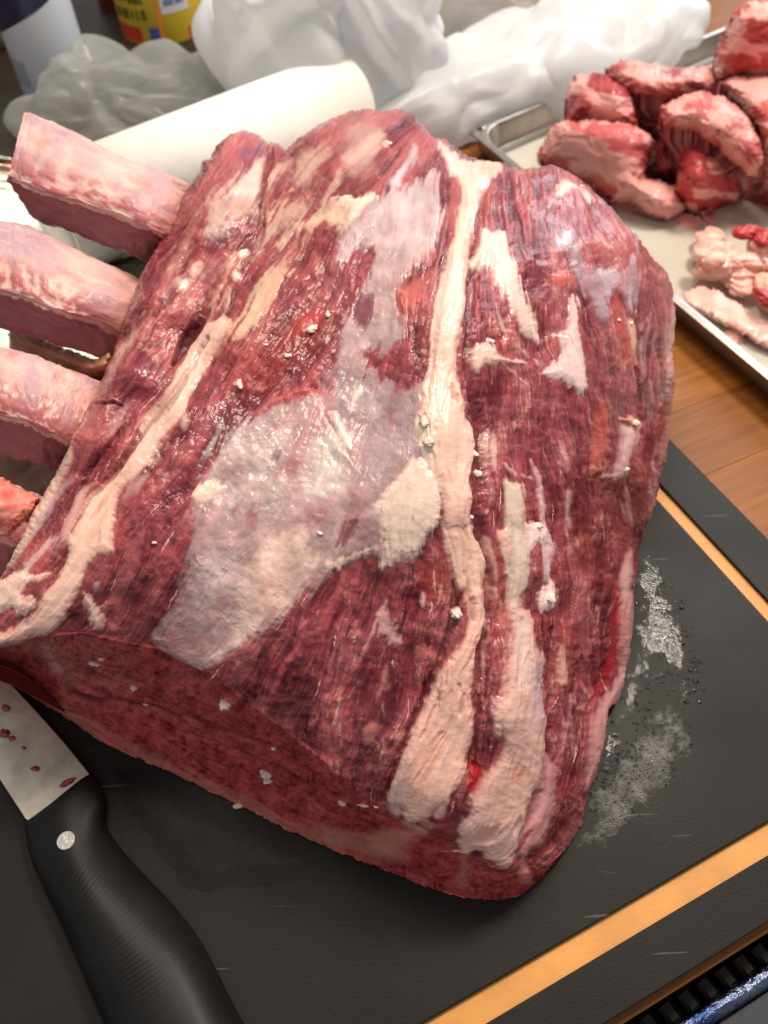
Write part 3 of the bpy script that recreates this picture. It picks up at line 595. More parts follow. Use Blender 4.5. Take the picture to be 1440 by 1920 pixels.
def relief(outline, ctrl, step, disp, ragged=3.0, round_w=26, round_r=.02, floor=0.0, contact=None, skirt=3, tuck=.006, seed=0, zmod=None):
    """closed body: its upper surface laid out over the plan outline with heights from ctrl, walls down to floor"""
    xs = [p[0] for p in outline]; ys = [p[1] for p in outline]
    nx = int((max(xs)-min(xs)+16)/step); ny = int((max(ys)-min(ys)+16)/step)
    gx, gy = np.meshgrid(min(xs)-8+np.arange(nx)*step, min(ys)-8+np.arange(ny)*step)
    cs = max(1, int(4.5/step))
    cgx, cgy = np.meshgrid(min(xs)-8+np.arange(nx//cs+3)*step*cs, min(ys)-8+np.arange(ny//cs+3)*step*cs)
    zc = rbf(ctrl, cgx, cgy); zc = np.pad(blur(zc, 6)[6:-6, 6:-6], 6, mode='edge') if min(zc.shape) > 30 and step < 2 else zc
    ii, jj = np.meshgrid(np.arange(nx)/cs, np.arange(ny)/cs)
    z = bil(zc, ii, jj)
    d = sdf(outline, gx, gy)+ragged*(fbm(gx, gy, 34, 3, seed)*1.3+fbm(gx, gy, 8, 2, seed+5)*.7)
    if zmod: z = zmod(gx, gy, z)
    rr = np.full(z.shape, round_r) if contact is None else round_r*sstep(10, 60, np.abs(line_d(contact, 1, gx, gy)))
    q = np.clip(1+d/round_w, 0, 1)
    z = z-rr*(1-np.sqrt(np.clip(1-q*q, 0, 1)))
    z = np.maximum(z, floor+.0012)
    B = P(gx, gy, z)
    T1 = np.gradient(B, axis=1); T2 = np.gradient(B, axis=0)
    nrm = np.cross(T2, T1)
    nrm /= np.linalg.norm(nrm, axis=-1, keepdims=True)+1e-12
    nrm *= np.where(nrm[..., 2:3] < 0, -1, 1)
    h = disp(gx, gy)*.001
    fade = sstep(0, 5, -d)
    W = B+nrm*(h*fade)[..., None]
    W[..., 2] = np.maximum(W[..., 2], floor+.0008)
    ins = d < 0
    cell = ins[:-1, :-1] & ins[1:, :-1] & ins[:-1, 1:] & ins[1:, 1:]
    cj, ci = np.nonzero(cell)
    a = cj*nx+ci
    faces = np.stack([a, a+nx, a+nx+1, a+1], 1)
    used, inv = np.unique(faces, return_inverse=True); faces = inv.reshape(faces.shape)
    Vv = W.reshape(-1, 3)[used]; UV = np.stack([gx.ravel()[used], gy.ravel()[used]], 1)
    e = np.concatenate([faces[:, [0, 1]], faces[:, [1, 2]], faces[:, [2, 3]], faces[:, [3, 0]]])
    nV = len(Vv); key = e[:, 0].astype(np.int64)*nV+e[:, 1]; rev = e[:, 1].astype(np.int64)*nV+e[:, 0]
    be = e[~np.isin(key, rev)]
    bv, binv = np.unique(be, return_inverse=True); binv = binv.reshape(be.shape)
    cen = Vv[:, :2].mean(0); prev = bv; allV = [Vv]; allUV = [UV]; allF = [faces]; n = nV
    for k in range(1, skirt+1):
        f = 1-k/skirt; r = Vv[bv].copy(); u = cen-r[:, :2]; u /= np.linalg.norm(u, axis=1, keepdims=True)+1e-9
        r[:, 2] = floor+(r[:, 2]-floor)*f; r[:, :2] += u*tuck*(k if k > 1 else .3)
        idx = n+np.arange(len(bv)); allV.append(r); allUV.append(UV[bv]); n += len(bv)
        p0 = prev[binv[:, 0]]; p1 = prev[binv[:, 1]]
        allF.append(np.stack([p1, p0, idx[binv[:, 0]], idx[binv[:, 1]]], 1)); prev = idx
    return np.concatenate(allV), np.concatenate(allUV), np.concatenate(allF), len(faces)

def surf_fn(Vv, UV, nV=None):
    def f(px, py):
        i = np.argmin((UV[:, 0]-px)**2+(UV[:, 1]-py)**2); return Vector([float(c) for c in Vv[i]])
    return f

def loft(sections, nu, nv, closed=True, caps=True):
    """smooth (Catmull-Rom) loft through sections of equal point counts -> verts, faces, (s,t)"""
    S = np.array(sections, float)              # n, m, 3
    def cr(A, k, loop):
        n = len(A); m = n if loop else n-1
        t = np.linspace(0, m, k, endpoint=not loop); i = np.minimum(t.astype(int), m-1); f = (t-i).reshape((-1,)+(1,)*(A.ndim-1))
        g = (lambda q: A[q % n]) if loop else (lambda q: A[np.clip(q, 0, n-1)])
        p0, p1, p2, p3 = g(i-1), g(i), g(i+1), g(i+2)
        return .5*((2*p1)+(p2-p0)*f+(2*p0-5*p1+4*p2-p3)*f*f+(3*p1-p0-3*p2+p3)*f**3)
    A = cr(S, nu, False); A = np.swapaxes(cr(np.swapaxes(A, 0, 1), nv, closed), 0, 1)
    V_ = A.reshape(-1, 3); F_ = []
    i, j = np.meshgrid(np.arange(nu-1), np.arange(nv if closed else nv-1), indexing='ij')
    j2 = (j+1) % nv
    F_ = np.stack([i*nv+j, (i+1)*nv+j, (i+1)*nv+j2, i*nv+j2], -1).reshape(-1, 4)
    s, t = np.meshgrid(np.linspace(0, 1, nu), np.linspace(0, 1, nv, endpoint=not closed), indexing='ij')
    if closed and caps:
        n0 = len(V_); V_ = np.concatenate([V_, A[0].mean(0)[None], A[-1].mean(0)[None]])
        jj = np.arange(nv); j2 = (jj+1) % nv
        c0 = np.stack([np.full(nv, n0), jj, j2, j2], 1); c1 = np.stack([np.full(nv, n0+1), (nu-1)*nv+j2, (nu-1)*nv+jj, (nu-1)*nv+jj], 1)
        s = np.append(s.ravel(), [0, 1]); t = np.append(t.ravel(), [0, 0])
        return V_, F_, s, t, (c0[:, :3], c1[:, :3])
    return V_, F_, s.ravel(), t.ravel(), None
def mesh_mixed(name, V_, F4, F3s):
    me = bpy.data.meshes.new(name)
    fs = [tuple(f) for f in F4.tolist()]
    for F3 in (F3s or ()): fs += [tuple(f) for f in F3.tolist()]
    me.from_pydata([tuple(v) for v in V_.tolist()], [], fs); me.update()
    me.polygons.foreach_set('use_smooth', np.full(len(me.polygons), True))
    bm = bmesh.new(); bm.from_mesh(me); bmesh.ops.recalc_face_normals(bm, faces=bm.faces); bm.to_mesh(me); bm.free()
    return me

def prism(name, pts, z0, z1, mat, parent=None, bevel=0, seg=2):
    """flat polygon pts (world xy) extruded z0..z1"""
    bm = bmesh.new()
    vs = [bm.verts.new((p[0], p[1], z1)) for p in pts]; f = bm.faces.new(vs)
    r = bmesh.ops.extrude_face_region(bm, geom=[f]); bmesh.ops.translate(bm, verts=[g for g in r['geom'] if isinstance(g, bmesh.types.BMVert)], vec=(0, 0, z0-z1))
    bmesh.ops.recalc_face_normals(bm, faces=bm.faces)
    if bevel: bmesh.ops.bevel(bm, geom=list(bm.edges), offset=bevel, segments=seg, affect='EDGES', profile=.5)
    me = bpy.data.meshes.new(name); bm.to_mesh(me); bm.free()
    return link(name, me, mat, parent)

def blob(name, loc, size, mat, parent=None, seed=0, sub=3, amp=.35, rot=0, freq=1.6):
    bm = bmesh.new(); bmesh.ops.create_icosphere(bm, subdivisions=sub, radius=1)
    co = np.array([v.co[:] for v in bm.verts])
    n = fbm(co[:, 0]*freq+co[:, 2]*1.3+seed*7.1, co[:, 1]*freq-co[:, 2]*.9+seed*3.3, 1.0, 3, seed)
    co = co*(1+amp*n*1.6)[:, None]*np.array(size)
    c, s = math.cos(rot), math.sin(rot)
    co = np.stack([co[:, 0]*c-co[:, 1]*s, co[:, 0]*s+co[:, 1]*c, co[:, 2]], 1)
    for v, q in zip(bm.verts, co): v.co = Vector(q)+Vector(loc)
    for f in bm.faces: f.smooth = True
    me = bpy.data.meshes.new(name); bm.to_mesh(me); bm.free()
    return link(name, me, mat, parent)

# ---------------------------------------------------------------- counter and wooden block
def xy(px, py, z=0): return P(float(px), float(py), z)[:2]
ANG = math.radians(23.6); E1 = np.array([math.cos(ANG), math.sin(ANG)]); E2 = np.array([-math.sin(ANG), math.cos(ANG)])
def BF(a, b): return E1*a+E2*b
def coord(p): return float(np.dot(p, E1)), float(np.dot(p, E2))
near_b = np.mean([coord(xy(1130, 1920))[1], coord(xy(1440, 1732))[1]])
groove_b0 = np.mean([coord(xy(897, 1920))[1], coord(xy(1440, 1610))[1]]); groove_b1 = np.mean([coord(xy(785, 1920))[1], coord(xy(1440, 1545))[1]])
right_a = np.mean([coord(xy(1262, 838))[0], coord(xy(1440, 1000))[0]])
groove_a1 = np.mean([coord(xy(1238, 905))[0], coord(xy(1440, 1128))[0]]); groove_a0 = np.mean([coord(xy(1228, 932))[0], coord(xy(1440, 1162))[0]])
far_b = coord(xy(225, 480))[1]
print('BOARD', near_b, groove_b0, groove_b1, right_a, groove_a0, groove_a1, far_b)
ZW = -.0095                                   # top of the wooden block
dark_stone = simple('dark_stone', srgb(52, 46, 38), .35, noise=.6, nscale=14, bump=.0002, bscale=300)
def rect(a0, a1, b0, b1): return [BF(a0, b0), BF(a1, b0), BF(a1, b1), BF(a0, b1)]
tag(prism('countertop', [(-4, -2), (4, -2), (4, 5), (-4, 5)], -.12, -.06, dark_stone), kind='structure')

def wood_mat(base, dark, name):
    m, nt, b = mat_new(name)
    tc = N(nt, 'ShaderNodeTexCoord'); mp = N(nt, 'ShaderNodeMapping'); mp.inputs['Scale'].default_value = (3, 60, 20)
    nt.links.new(tc.outputs['Object'], mp.inputs[0])
    n = N(nt, 'ShaderNodeTexNoise'); n.inputs['Scale'].default_value = 3; n.inputs['Detail'].default_value = 6; n.inputs['Distortion'].default_value = .6
    nt.links.new(mp.outputs[0], n.inputs['Vector'])
    oi = N(nt, 'ShaderNodeObjectInfo')
    r = N(nt, 'ShaderNodeValToRGB'); r.color_ramp.elements[0].position = .3; r.color_ramp.elements[1].position = .7
    r.color_ramp.elements[0].color = (*dark, 1); r.color_ramp.elements[1].color = (*base, 1); nt.links.new(n.outputs['Fac'], r.inputs[0])
    hs = N(nt, 'ShaderNodeHueSaturation'); mr = N(nt, 'ShaderNodeMapRange'); mr.inputs['To Min'].default_value = .82; mr.inputs['To Max'].default_value = 1.1
    nt.links.new(oi.outputs['Random'], mr.inputs['Value']); nt.links.new(mr.outputs[0], hs.inputs['Value']); nt.links.new(r.outputs[0], hs.inputs['Color'])
    nt.links.new(hs.outputs[0], b.inputs['Base Color']); b.inputs['Roughness'].default_value = .42; b.inputs['Specular IOR Level'].default_value = .25
    return m
wood = wood_mat(srgb(158, 98, 36), srgb(126, 74, 24), 'oiled_maple')
blk = empty('butcher_block', (0, .6, ZW-.045), 'oiled honey brown wooden butcher block countertop made of joined staves', 'countertop')
base = prism('block_core', rect(-1.2, 1.6, near_b-.004, 1.27), ZW-.045, ZW-.004, simple('core_wood', srgb(120, 72, 34), .6, noise=.4), blk, .002)
# staves: run along E1, each a bar in the parent's frame
sb = bpy.data.meshes.new('stave'); 
def bar_mesh(L, W, Hh, bev=.0006):
    bm = bmesh.new(); bmesh.ops.create_cube(bm, size=1); bmesh.ops.scale(bm, verts=bm.verts, vec=(L, W, Hh))
    bmesh.ops.bevel(bm, geom=list(bm.edges), offset=bev, segments=1, affect='EDGES')
    me = bpy.data.meshes.new('stave'); bm.to_mesh(me); bm.free(); me.materials.append(wood); return me
SW = .066; lens = [.34, .48, .41]; meshes = {l: bar_mesh(l-.0001, SW-.0001, .004, .0003) for l in lens}
rng = random.Random(3); b = near_b-.004+SW/2
while b < 1.26:
    a = -1.2+rng.random()*.2
    while a < 1.5:
        L = rng.choice(lens); c = BF(a+L/2, b)
        vis = -1.1 < c[0] < 1.5 and c[1] > -.1
        if vis:
            o = link('stave', meshes[L], None, blk); o.location = (c[0], c[1], ZW-.002+rng.random()*.0001); o.rotation_euler = (0, 0, ANG)
        a += L
    b += SW
# ---------------------------------------------------------------- cutting board
BL = empty('cutting_board', (0, .35, ZW), 'large matte black composite cutting board with orange juice groove under the roast', 'cutting board')
def board_mat():
    m, nt, b = mat_new('black_composite')
    tc = N(nt, 'ShaderNodeTexCoord')
    n = N(nt, 'ShaderNodeTexNoise'); n.inputs['Scale'].default_value = 9; n.inputs['Detail'].default_value = 6; nt.links.new(tc.outputs['Object'], n.inputs['Vector'])
    n2 = N(nt, 'ShaderNodeTexNoise'); n2.inputs['Scale'].default_value = 700; n2.inputs['Detail'].default_value = 2; nt.links.new(tc.outputs['Object'], n2.inputs['Vector'])
    r = N(nt, 'ShaderNodeValToRGB'); r.color_ramp.elements[0].color = (*srgb(29, 27, 24), 1); r.color_ramp.elements[1].color = (*srgb(38, 36, 33), 1)
    r.color_ramp.elements[0].position = .35; r.color_ramp.elements[1].position = .65
    nt.links.new(n.outputs['Fac'], r.inputs[0])
    # pale knife scratches: thin warped wave lines broken up by noise
    mp = N(nt, 'ShaderNodeMapping'); mp.inputs['Rotation'].default_value = (0, 0, -.75); mp.inputs['Scale'].default_value = (6, 90, 1); nt.links.new(tc.outputs['Object'], mp.inputs[0])
    n3 = N(nt, 'ShaderNodeTexNoise'); n3.inputs['Scale'].default_value = 2.2; n3.inputs['Detail'].default_value = 3; nt.links.new(mp.outputs[0], n3.inputs['Vector'])
    s1 = N(nt, 'ShaderNodeValToRGB'); e = s1.color_ramp.elements; e[0].position = .695; e[0].color = (0, 0, 0, 1); e[1].position = .72; e[1].color = (.35, .35, .35, 1)
    nt.links.new(n3.outputs['Fac'], s1.inputs[0])
    mx = N(nt, 'ShaderNodeMixRGB'); mx.inputs['Color2'].default_value = (*srgb(120, 118, 110), 1); nt.links.new(s1.outputs[0], mx.inputs['Fac']); nt.links.new(r.outputs[0], mx.inputs['Color1'])
    nt.links.new(mx.outputs[0], b.inputs['Base Color'])
    # greasy smears: patches of lower roughness
    rr = N(nt, 'ShaderNodeMapRange'); rr.inputs['From Min'].default_value = .3; rr.inputs['From Max'].default_value = .7; rr.inputs['To Min'].default_value = .42; rr.inputs['To Max'].default_value = .62
    nt.links.new(n.outputs['Fac'], rr.inputs['Value']); nt.links.new(rr.outputs[0], b.inputs['Roughness'])
    bp = N(nt, 'ShaderNodeBump'); bp.inputs['Distance'].default_value = .00012; nt.links.new(n2.outputs['Fac'], bp.inputs['Height']); nt.links.new(bp.outputs[0], b.inputs['Normal'])
    return m
blackc = board_mat(); blackc.node_tree.nodes['Principled BSDF'].inputs['Specular IOR Level'].default_value = .18; AL = -.75; BFAR = .80
link_core = prism('board_edge', rect(AL, right_a, near_b, BFAR), ZW+.0005, -.0042, simple('composite_core', srgb(150, 112, 78), .6, noise=.2, nscale=60), BL)
prism('groove_floor', rect(AL+.01, right_a-.01, near_b+.01, BFAR-.01), -.0042, -.0030, simple('orange_groove', srgb(222, 154, 72), .5, noise=.2, nscale=25, bump=.0001, bscale=500), BL)
far_in = .735
prism('board_panel', rect(AL+.06, groove_a0, groove_b1, far_in), -.0030, 0, blackc, BL, .0009, 3)
prism('board_border', rect(AL, right_a, near_b, groove_b0), -.0030, -.0001, blackc, BL, .0008, 2)
prism('board_border', rect(groove_a1, right_a, groove_b0+.0002, BFAR), -.0030, -.0001, blackc, BL, .0008, 2)
prism('board_border', rect(AL, groove_a1-.0002, far_in+.012, BFAR), -.0030, -.0001, blackc, BL, .0008, 2)

# front of the counter, bottom right corner: dark ribbed gap, shiny metal rim, grey appliance top
rib = empty('stove_vent', (.25, .04, -.06), 'dark brown ribbed vent strip between the wooden block and the metal rim', 'vent')
rmat = simple('dark_rib', srgb(34, 25, 14), .35, noise=.5, nscale=60, spec=.25); rdark = simple('vent_shadow', srgb(22, 16, 9), .5)
rim_b = np.mean([coord(xy(1290, 1905, -.03))[1], coord(xy(1440, 1818, -.03))[1]])
prism('vent_tray', rect(-.3, .5, rim_b-.002, near_b-.0045), -.055, -.048, rdark, rib)
wv = near_b-.005-rim_b
rm = bar_mesh(.0085, wv, .012, .002); rm.materials.clear(); rm.materials.append(rmat)
for k in range(30):
    c = BF(-.02+k*.0125, rim_b+wv/2); o = link('vent_rib', rm, None, rib); o.location = (c[0], c[1], -.041); o.rotation_euler = (0, 0, ANG+.12)
rl = empty('metal_rim', (.2, .03, -.04), 'shiny rounded steel rim with a painted blue reflection at the bottom right corner', 'metal trim')
secs = []
for a in np.linspace(-.3, .6, 12):
    c = BF(a, rim_b-.003); secs.append([(c[0]+E2[0]*.0045*math.cos(t), c[1]+E2[1]*.0045*math.cos(t), -.031+.0045*math.sin(t)) for t in np.linspace(0, 2*math.pi, 12, endpoint=False)])
v, f, s, t, c3 = loft(secs, 60, 24); link('rim', mesh_mixed('rim', v, f, c3), simple('blue_glint_steel', srgb(120, 128, 150), .25, 1, bump=.0012, bscale=420, col2=srgb(40, 66, 120), nscale=30), rl)  # blue reflection is put into the steel as a second colour
tag(prism('cooktop', rect(-.4, .7, -.5, rim_b-.009), -.05, -.034, simple('cooktop_grey', srgb(62, 66, 70), .35, noise=.2, nscale=30)), 'dark grey cooktop surface in front of the metal rim', 'cooktop')

# ---------------------------------------------------------------- the roast
OUT = [(-110,1190),(-110,1105),(0,1085),(28,1030),(62,955),(98,900),(122,850),(150,790),(175,745),(205,680),(222,635),(238,585),(262,520),(288,465),(318,420),(345,360),(372,320),(378,298),(392,296),(405,272),(432,252),(462,243),(482,250),(503,268),(522,268),(536,278),(560,258),(592,236),(622,221),(650,210),(668,205),(690,203),(722,209),(748,203),(775,213),(798,238),(815,260),(838,262),(870,288),(905,300),(948,303),(975,320),(1030,308),(1062,320),(1100,343),(1142,386),(1192,438),(1208,462),(1232,492),(1252,510),(1264,548),(1268,600),(1262,660),(1266,720),(1256,800),(1250,860),(1238,905),(1228,950),(1207,1005),(1196,1050),(1192,1110),(1186,1190),(1170,1290),(1158,1318),(1142,1330),(1132,1400),(1118,1455),(1103,1490),(1094,1540),(1070,1582),(1040,1620),(1010,1655),(975,1680),(930,1689),(870,1684),(800,1664),(720,1632),(620,1592),(540,1558),(470,1520),(400,1488),(300,1440),(200,1398),(120,1345),(60,1308),(0,1262),(-110,1225)]
CONTACT = [(-110,1225),(0,1262),(60,1308),(120,1345),(200,1398),(300,1440),(400,1488),(470,1520),(540,1558),(620,1592),(720,1632),(800,1664),(870,1684),(930,1689),(975,1680),(1010,1655),(1040,1620),(1070,1582),(1094,1540),(1118,1455),(1142,1330),(1170,1290)]
HC = [(380,300,.195),(470,245,.19),(520,280,.18),(600,240,.195),(700,205,.195),(790,240,.19),(860,290,.19),(950,310,.185),(1050,320,.172),(1140,385,.155),(1200,440,.14),(1262,560,.105),(1264,700,.08),(1250,850,.045),(1200,1030,.022),(1190,1180,.012),(1160,1310,.006),(1105,1500,.003),
 (-110,1130,.12),(0,1090,.128),(60,960,.14),(120,850,.15),(175,745,.16),(230,620,.17),(290,465,.18),(340,370,.19),
 (440,350,.205),(430,450,.190),(470,420,.188),(380,540,.176),(350,650,.164),(300,560,.180),(250,700,.172),(275,765,.159),(195,830,.159),(120,985,.140),(215,900,.148),(60,1120,.128),
 (430,620,.178),(330,780,.166),(240,920,.152),(150,1080,.132),
 (520,450,.19),(620,350,.205),(700,300,.205),(600,560,.188),(700,450,.202),(800,350,.204),(860,420,.206),(845,600,.202),(700,650,.188),(500,720,.172),(600,800,.170),(720,800,.176),(835,800,.186),
 (400,900,.154),(520,950,.156),(650,980,.158),(780,960,.168),(855,950,.166),(300,1100,.130),(450,1100,.138),(560,1120,.138),(700,1120,.136),(870,1150,.134),(400,1240,.112),(520,1250,.118),(650,1280,.112),(800,1300,.112),(870,1400,.094),(700,1400,.096),(800,1480,.084),(860,1540,.070),(950,1500,.068),
 (0,1195,.112),(150,1180,.112),(330,1220,.104),(480,1330,.096),(620,1440,.082),(740,1528,.066),(860,1590,.052),(960,1630,.036),(1010,1590,.034),(1060,1540,.022),
 (0,1225,.06),(150,1262,.06),(330,1330,.062),(480,1425,.058),(620,1515,.048),(740,1580,.036),(860,1635,.028),(950,1660,.018),
 (0,1262,.0),(60,1305,.0),(200,1398,.0),(300,1440,.0),(400,1488,.0),(540,1558,.0),(620,1592,.0),(720,1632,.0),(800,1664,.0),(930,1689,.0),(1010,1655,.0),(1070,1582,.0),
 (900,500,.196),(1000,450,.190),(1100,480,.168),(1180,520,.142),(1000,650,.170),(1100,680,.148),(1200,700,.108),(920,800,.166),(1000,850,.146),(1100,880,.118),(1180,880,.082),(940,1000,.142),(1020,1050,.118),(1110,1060,.078),(1165,1080,.045),(960,1200,.112),(1050,1200,.084),(1130,1200,.044),(970,1350,.094),(1060,1350,.056),(1110,1370,.026),(1040,1470,.046),(1000,1530,.050),(900,1300,.110),(925,1150,.122)]
EDGE = [(-200,1222),(0,1207),(60,1197),(150,1187),(250,1208),(330,1222),(400,1270),(480,1330),(560,1390),(620,1440),(680,1490),(740,1532),(800,1560),(860,1600),(905,1628),(960,1642),(1010,1612),(1050,1570),(1085,1500)]
HTOP = [c for c in HC if not (c[1] > 1222 and c[2] <= .062 and float(sdf(CUTTOP, np.array([float(c[0])]), np.array([float(c[1])]))[0]) < 3 and (c[0], c[1]) not in ((1010,1590), (1060,1540)))]
def cut_face(gx, gy, z):
    """flat knife cut from the crisp front edge down to the board"""
    wob = 3.0*fbm(gx, gy, 60, 3, 91)
    dc = -sdf(CUTTOP, gx, gy)+wob; db = np.abs(line_d(CONTACT, 0, gx, gy)); t = np.clip(dc/(dc+db+1e-6), 0, 1)
    zf = np.maximum(z, .004)*(1-t**1.15)+.004*np.sin(math.pi*t)
    # soft inward waist line of the cut
    zf = zf-.0025*np.exp(-((t-.45)/.12)**2)*sstep(.03, .08, z)
    return np.where(dc > 0, zf, z)
MAP = roast_maps()
def mp_s(A, x, y): return bil(A, (x-MX0)/KM, (y-MY0)/KM)
RV, RUV, RF, NTOP = relief(OUT, HTOP, 1.25, lambda x, y: mp_s(MAP['h'], x, y), 3.0, 22, .016, 0.0, CONTACT, 4, .007, 3, cut_face)
rcol = mp_s(MAP['col'], RUV[:, 0], RUV[:, 1]); rrg = mp_s(MAP['rough'], RUV[:, 0], RUV[:, 1])
full = mesh_np('full', RV, RF)
nrm = np.empty(len(RV)*3, np.float32); full.vertex_normals.foreach_get('vector', nrm); nrm = nrm.reshape(-1, 3)
bpy.data.meshes.remove(full)
roast = empty('rib_roast', (.0, .35, 0), 'big raw bone-in beef rib roast with pale fat seams lying on the black cutting board', 'meat')
fc = RUV[RF].mean(1); fid = near(MAP['ids'], (fc[:, 0]-MX0)/KM, (fc[:, 1]-MY0)/KM).astype(int); fid[NTOP:] = 0
def submesh(name, sel, mat, parent, label=None):
    F_ = RF[sel]; u, inv = np.unique(F_, return_inverse=True)
    me = mesh_np(name, RV[u], inv.reshape(F_.shape)); set_attr(me, rcol[u], rrg[u])
    me.normals_split_custom_set_from_vertices(nrm[u])
    o = link(name, me, mat, parent)
    if label: o['label'] = label
    return o
submesh('muscle', fid == 0, M_MUSCLE, roast)
submesh('cut_face', fid == 127, M_MUSCLE, roast, 'freshly cut marbled red face along the front')
NM = {SEAM: ('fat_seam', M_FAT), SIDE: ('fat_layer', M_FAT), SILV: ('silverskin', M_SILVER), PATCH: ('fat_patch', M_FAT), TEND: ('tendon', M_SILVER), STREAK: ('fat_streak', M_FAT), FRONT: ('rim_fat', M_FAT)}
LB = {('fat_seam', 0): 'thick cream seam of fat running down the middle', ('fat_seam', 1): 'ragged cream seam of fat near the ribs'}
for key in np.unique(fid):
    if key in (0, 127): continue
    pid = int(key)//16 if False else PARTKEY[int(key)]
    sel = fid == key
    if sel.sum() < 60: sel_small = sel; submesh('fat_fleck', sel, M_FAT, roast); continue
    submesh(NM[pid[0]][0], sel, NM[pid[0]][1], roast, pid[1])
rs = surf_fn(RV[:], RUV[:])
# ---------------------------------------------------------------- rib bones
def bone(secs, seed, red=.5):
    """secs: per station (A top edge px,py, C ridge px,py, D lower edge px,py, z) from the free end to the root"""
    S = []
    for (ax, ay, cx, cy, dx, dy, z) in secs:
        A = P(ax, ay, z); C = P(cx, cy, z-.001); D = P(dx, dy, z-.028)
        Bm = P(ax*.5+cx*.5, ay*.5+cy*.5, z+.008); B1 = P(ax*.82+cx*.18, ay*.82+cy*.18, z+.005)
        C1 = P(ax*.10+cx*.90, ay*.10+cy*.90, z+.0030); C2 = P(cx*.93+dx*.07, cy*.93+dy*.07, z-.0055); CD = P(cx*.55+dx*.45, cy*.55+dy*.45, z-.014)
        E = P(ax*.45+dx*.55, ay*.45+dy*.55, z-.036); F_ = P(ax*.8+dx*.2, ay*.8+dy*.2, z-.024)
        S.append([A, B1, Bm, C1, C, C2, CD, D, E, F_])
    v, f, s, t, caps = loft(S, 240, 260)
    ar0 = t*10; ar = np.where(ar0 > 4, np.where(ar0 < 5, 4+(ar0-4)*.2, np.where(ar0 < 6, 4.2+(ar0-5)*.8, ar0-1)), ar0)                                     # 0 = top edge, 4 = ridge, 6 = lower edge
    L = s*190; W_ = ar*22
    fine = fbm(L*.8, W_, 9, 3, seed+1); lo = fbm(L, W_, 45, 3, seed+2); gr = .6*fbm(L*.3, W_, 10, 3, seed+3)
    top = sstep(4.25, 3.85, ar)*(1-sstep(8.4, 8.9, ar))
    pinkish = srgb(236, 190, 180)[None]; lav = srgb(198, 160, 168)[None]; mauve = srgb(160, 98, 104)[None]; redc = srgb(172, 62, 66)[None]
    w1 = sstep(-.3, .4, lo)[:, None]
    c = pinkish*(1-w1)+lav*w1
    dk = np.clip(.5+1.0*gr, 0, 1)[:, None]
    c = c*(.80+.3*dk)
    hair = np.exp(-(fbm(L*.5+20*fine, W_, 16, 3, seed+31)/.03)**2)[:, None]*.35; c = c*(1-hair)+srgb(246, 220, 210)*hair
    low = (mauve*(.80+.4*dk)); mt = top[:, None]; c = c*mt+low*(1-mt)
    # red ragged blood marks along the ridge and thin periosteum strips
    band = np.exp(-((ar-3.0-.9*lo)/.9)**2)*sstep(-.15, .3, lo+.9*fine+red-.5)
    c = c*(1-.8*band[:, None])+redc*.8*band[:, None]
    b2 = sstep(.12, .45, fbm(L*.7, W_, 26, 4, seed+9))*top
    c = c*(1-.38*b2[:, None])+srgb(190, 104, 108)*.38*b2[:, None]
    ed = np.exp(-((ar-4.05)/.16)**2)+.6*np.exp(-((ar-6)/.2)**2); c = c*(1-.5*ed[:, None])+srgb(240, 200, 186)*.5*ed[:, None]
    root = sstep(.72, .95, s+.08*fine)[:, None]; c = c*(1-.6*root)+srgb(230, 165, 140)*.6*root
    d = .0018*lo+.0009*fine+.0006*gr+.0009*ed*(1+2*fine)
    # bone end: ragged meaty rim
    endz = sstep(.06, .0, s)[:, None]; c = c*(1-.75*endz)+(srgb(222, 120, 108)*(.6+.6*dk))*.75*endz
    d = d+.0012*sstep(.05, 0, s)*fbm(L*3, W_*1.5, 9, 2, seed+12)
    me0 = mesh_mixed('rib_bone', v, f, caps)
    n_ = np.empty(len(v)*3, np.float32); me0.vertex_normals.foreach_get('vector', n_)
    v2 = v+n_.reshape(-1, 3)*d[:, None]
    me0.vertices.foreach_set('co', v2.astype(np.float32).ravel()); me0.update()
    set_attr(me0, np.clip(c, 0, 1), np.full(len(v), .36)+.06*lo)
    return link('rib_bone', me0, M_BONE, roast)
bone([(46,212,14,338,58,398,.192),(56,213,24,336,66,409,.193),(130,243,85,362,140,436,.195),(223,291,190,394,215,464,.193),(315,328,286,434,266,484,.184),(374,360,346,462,318,512,.156)], 11, .6)['label'] = 'uppermost rib bone with its cut end showing'
bone([(-90,392,-90,530,-90,590,.176),(0,414,-10,545,0,612,.178),(60,428,50,560,56,628,.177),(134,464,111,586,120,648,.172),(225,506,180,606,200,672,.160),(310,545,265,650,270,715,.135)], 23, .75)
bone([(-90,632,-90,750,-90,830,.158),(0,650,-10,776,0,848,.160),(72,670,50,796,60,862,.157),(125,690,95,816,105,878,.148),(175,712,145,840,150,890,.135),(250,740,210,870,220,930,.110)], 37, .8)
bone([(-120,890,-120,1000,-120,1070,.132),(-60,885,-60,1000,-60,1080,.134),(0,900,-10,1010,-20,1090,.133),(45,918,30,1020,20,1110,.128),(85,935,70,1040,60,1120,.115),(130,960,110,1060,100,1140,.095)], 41, 1.0)

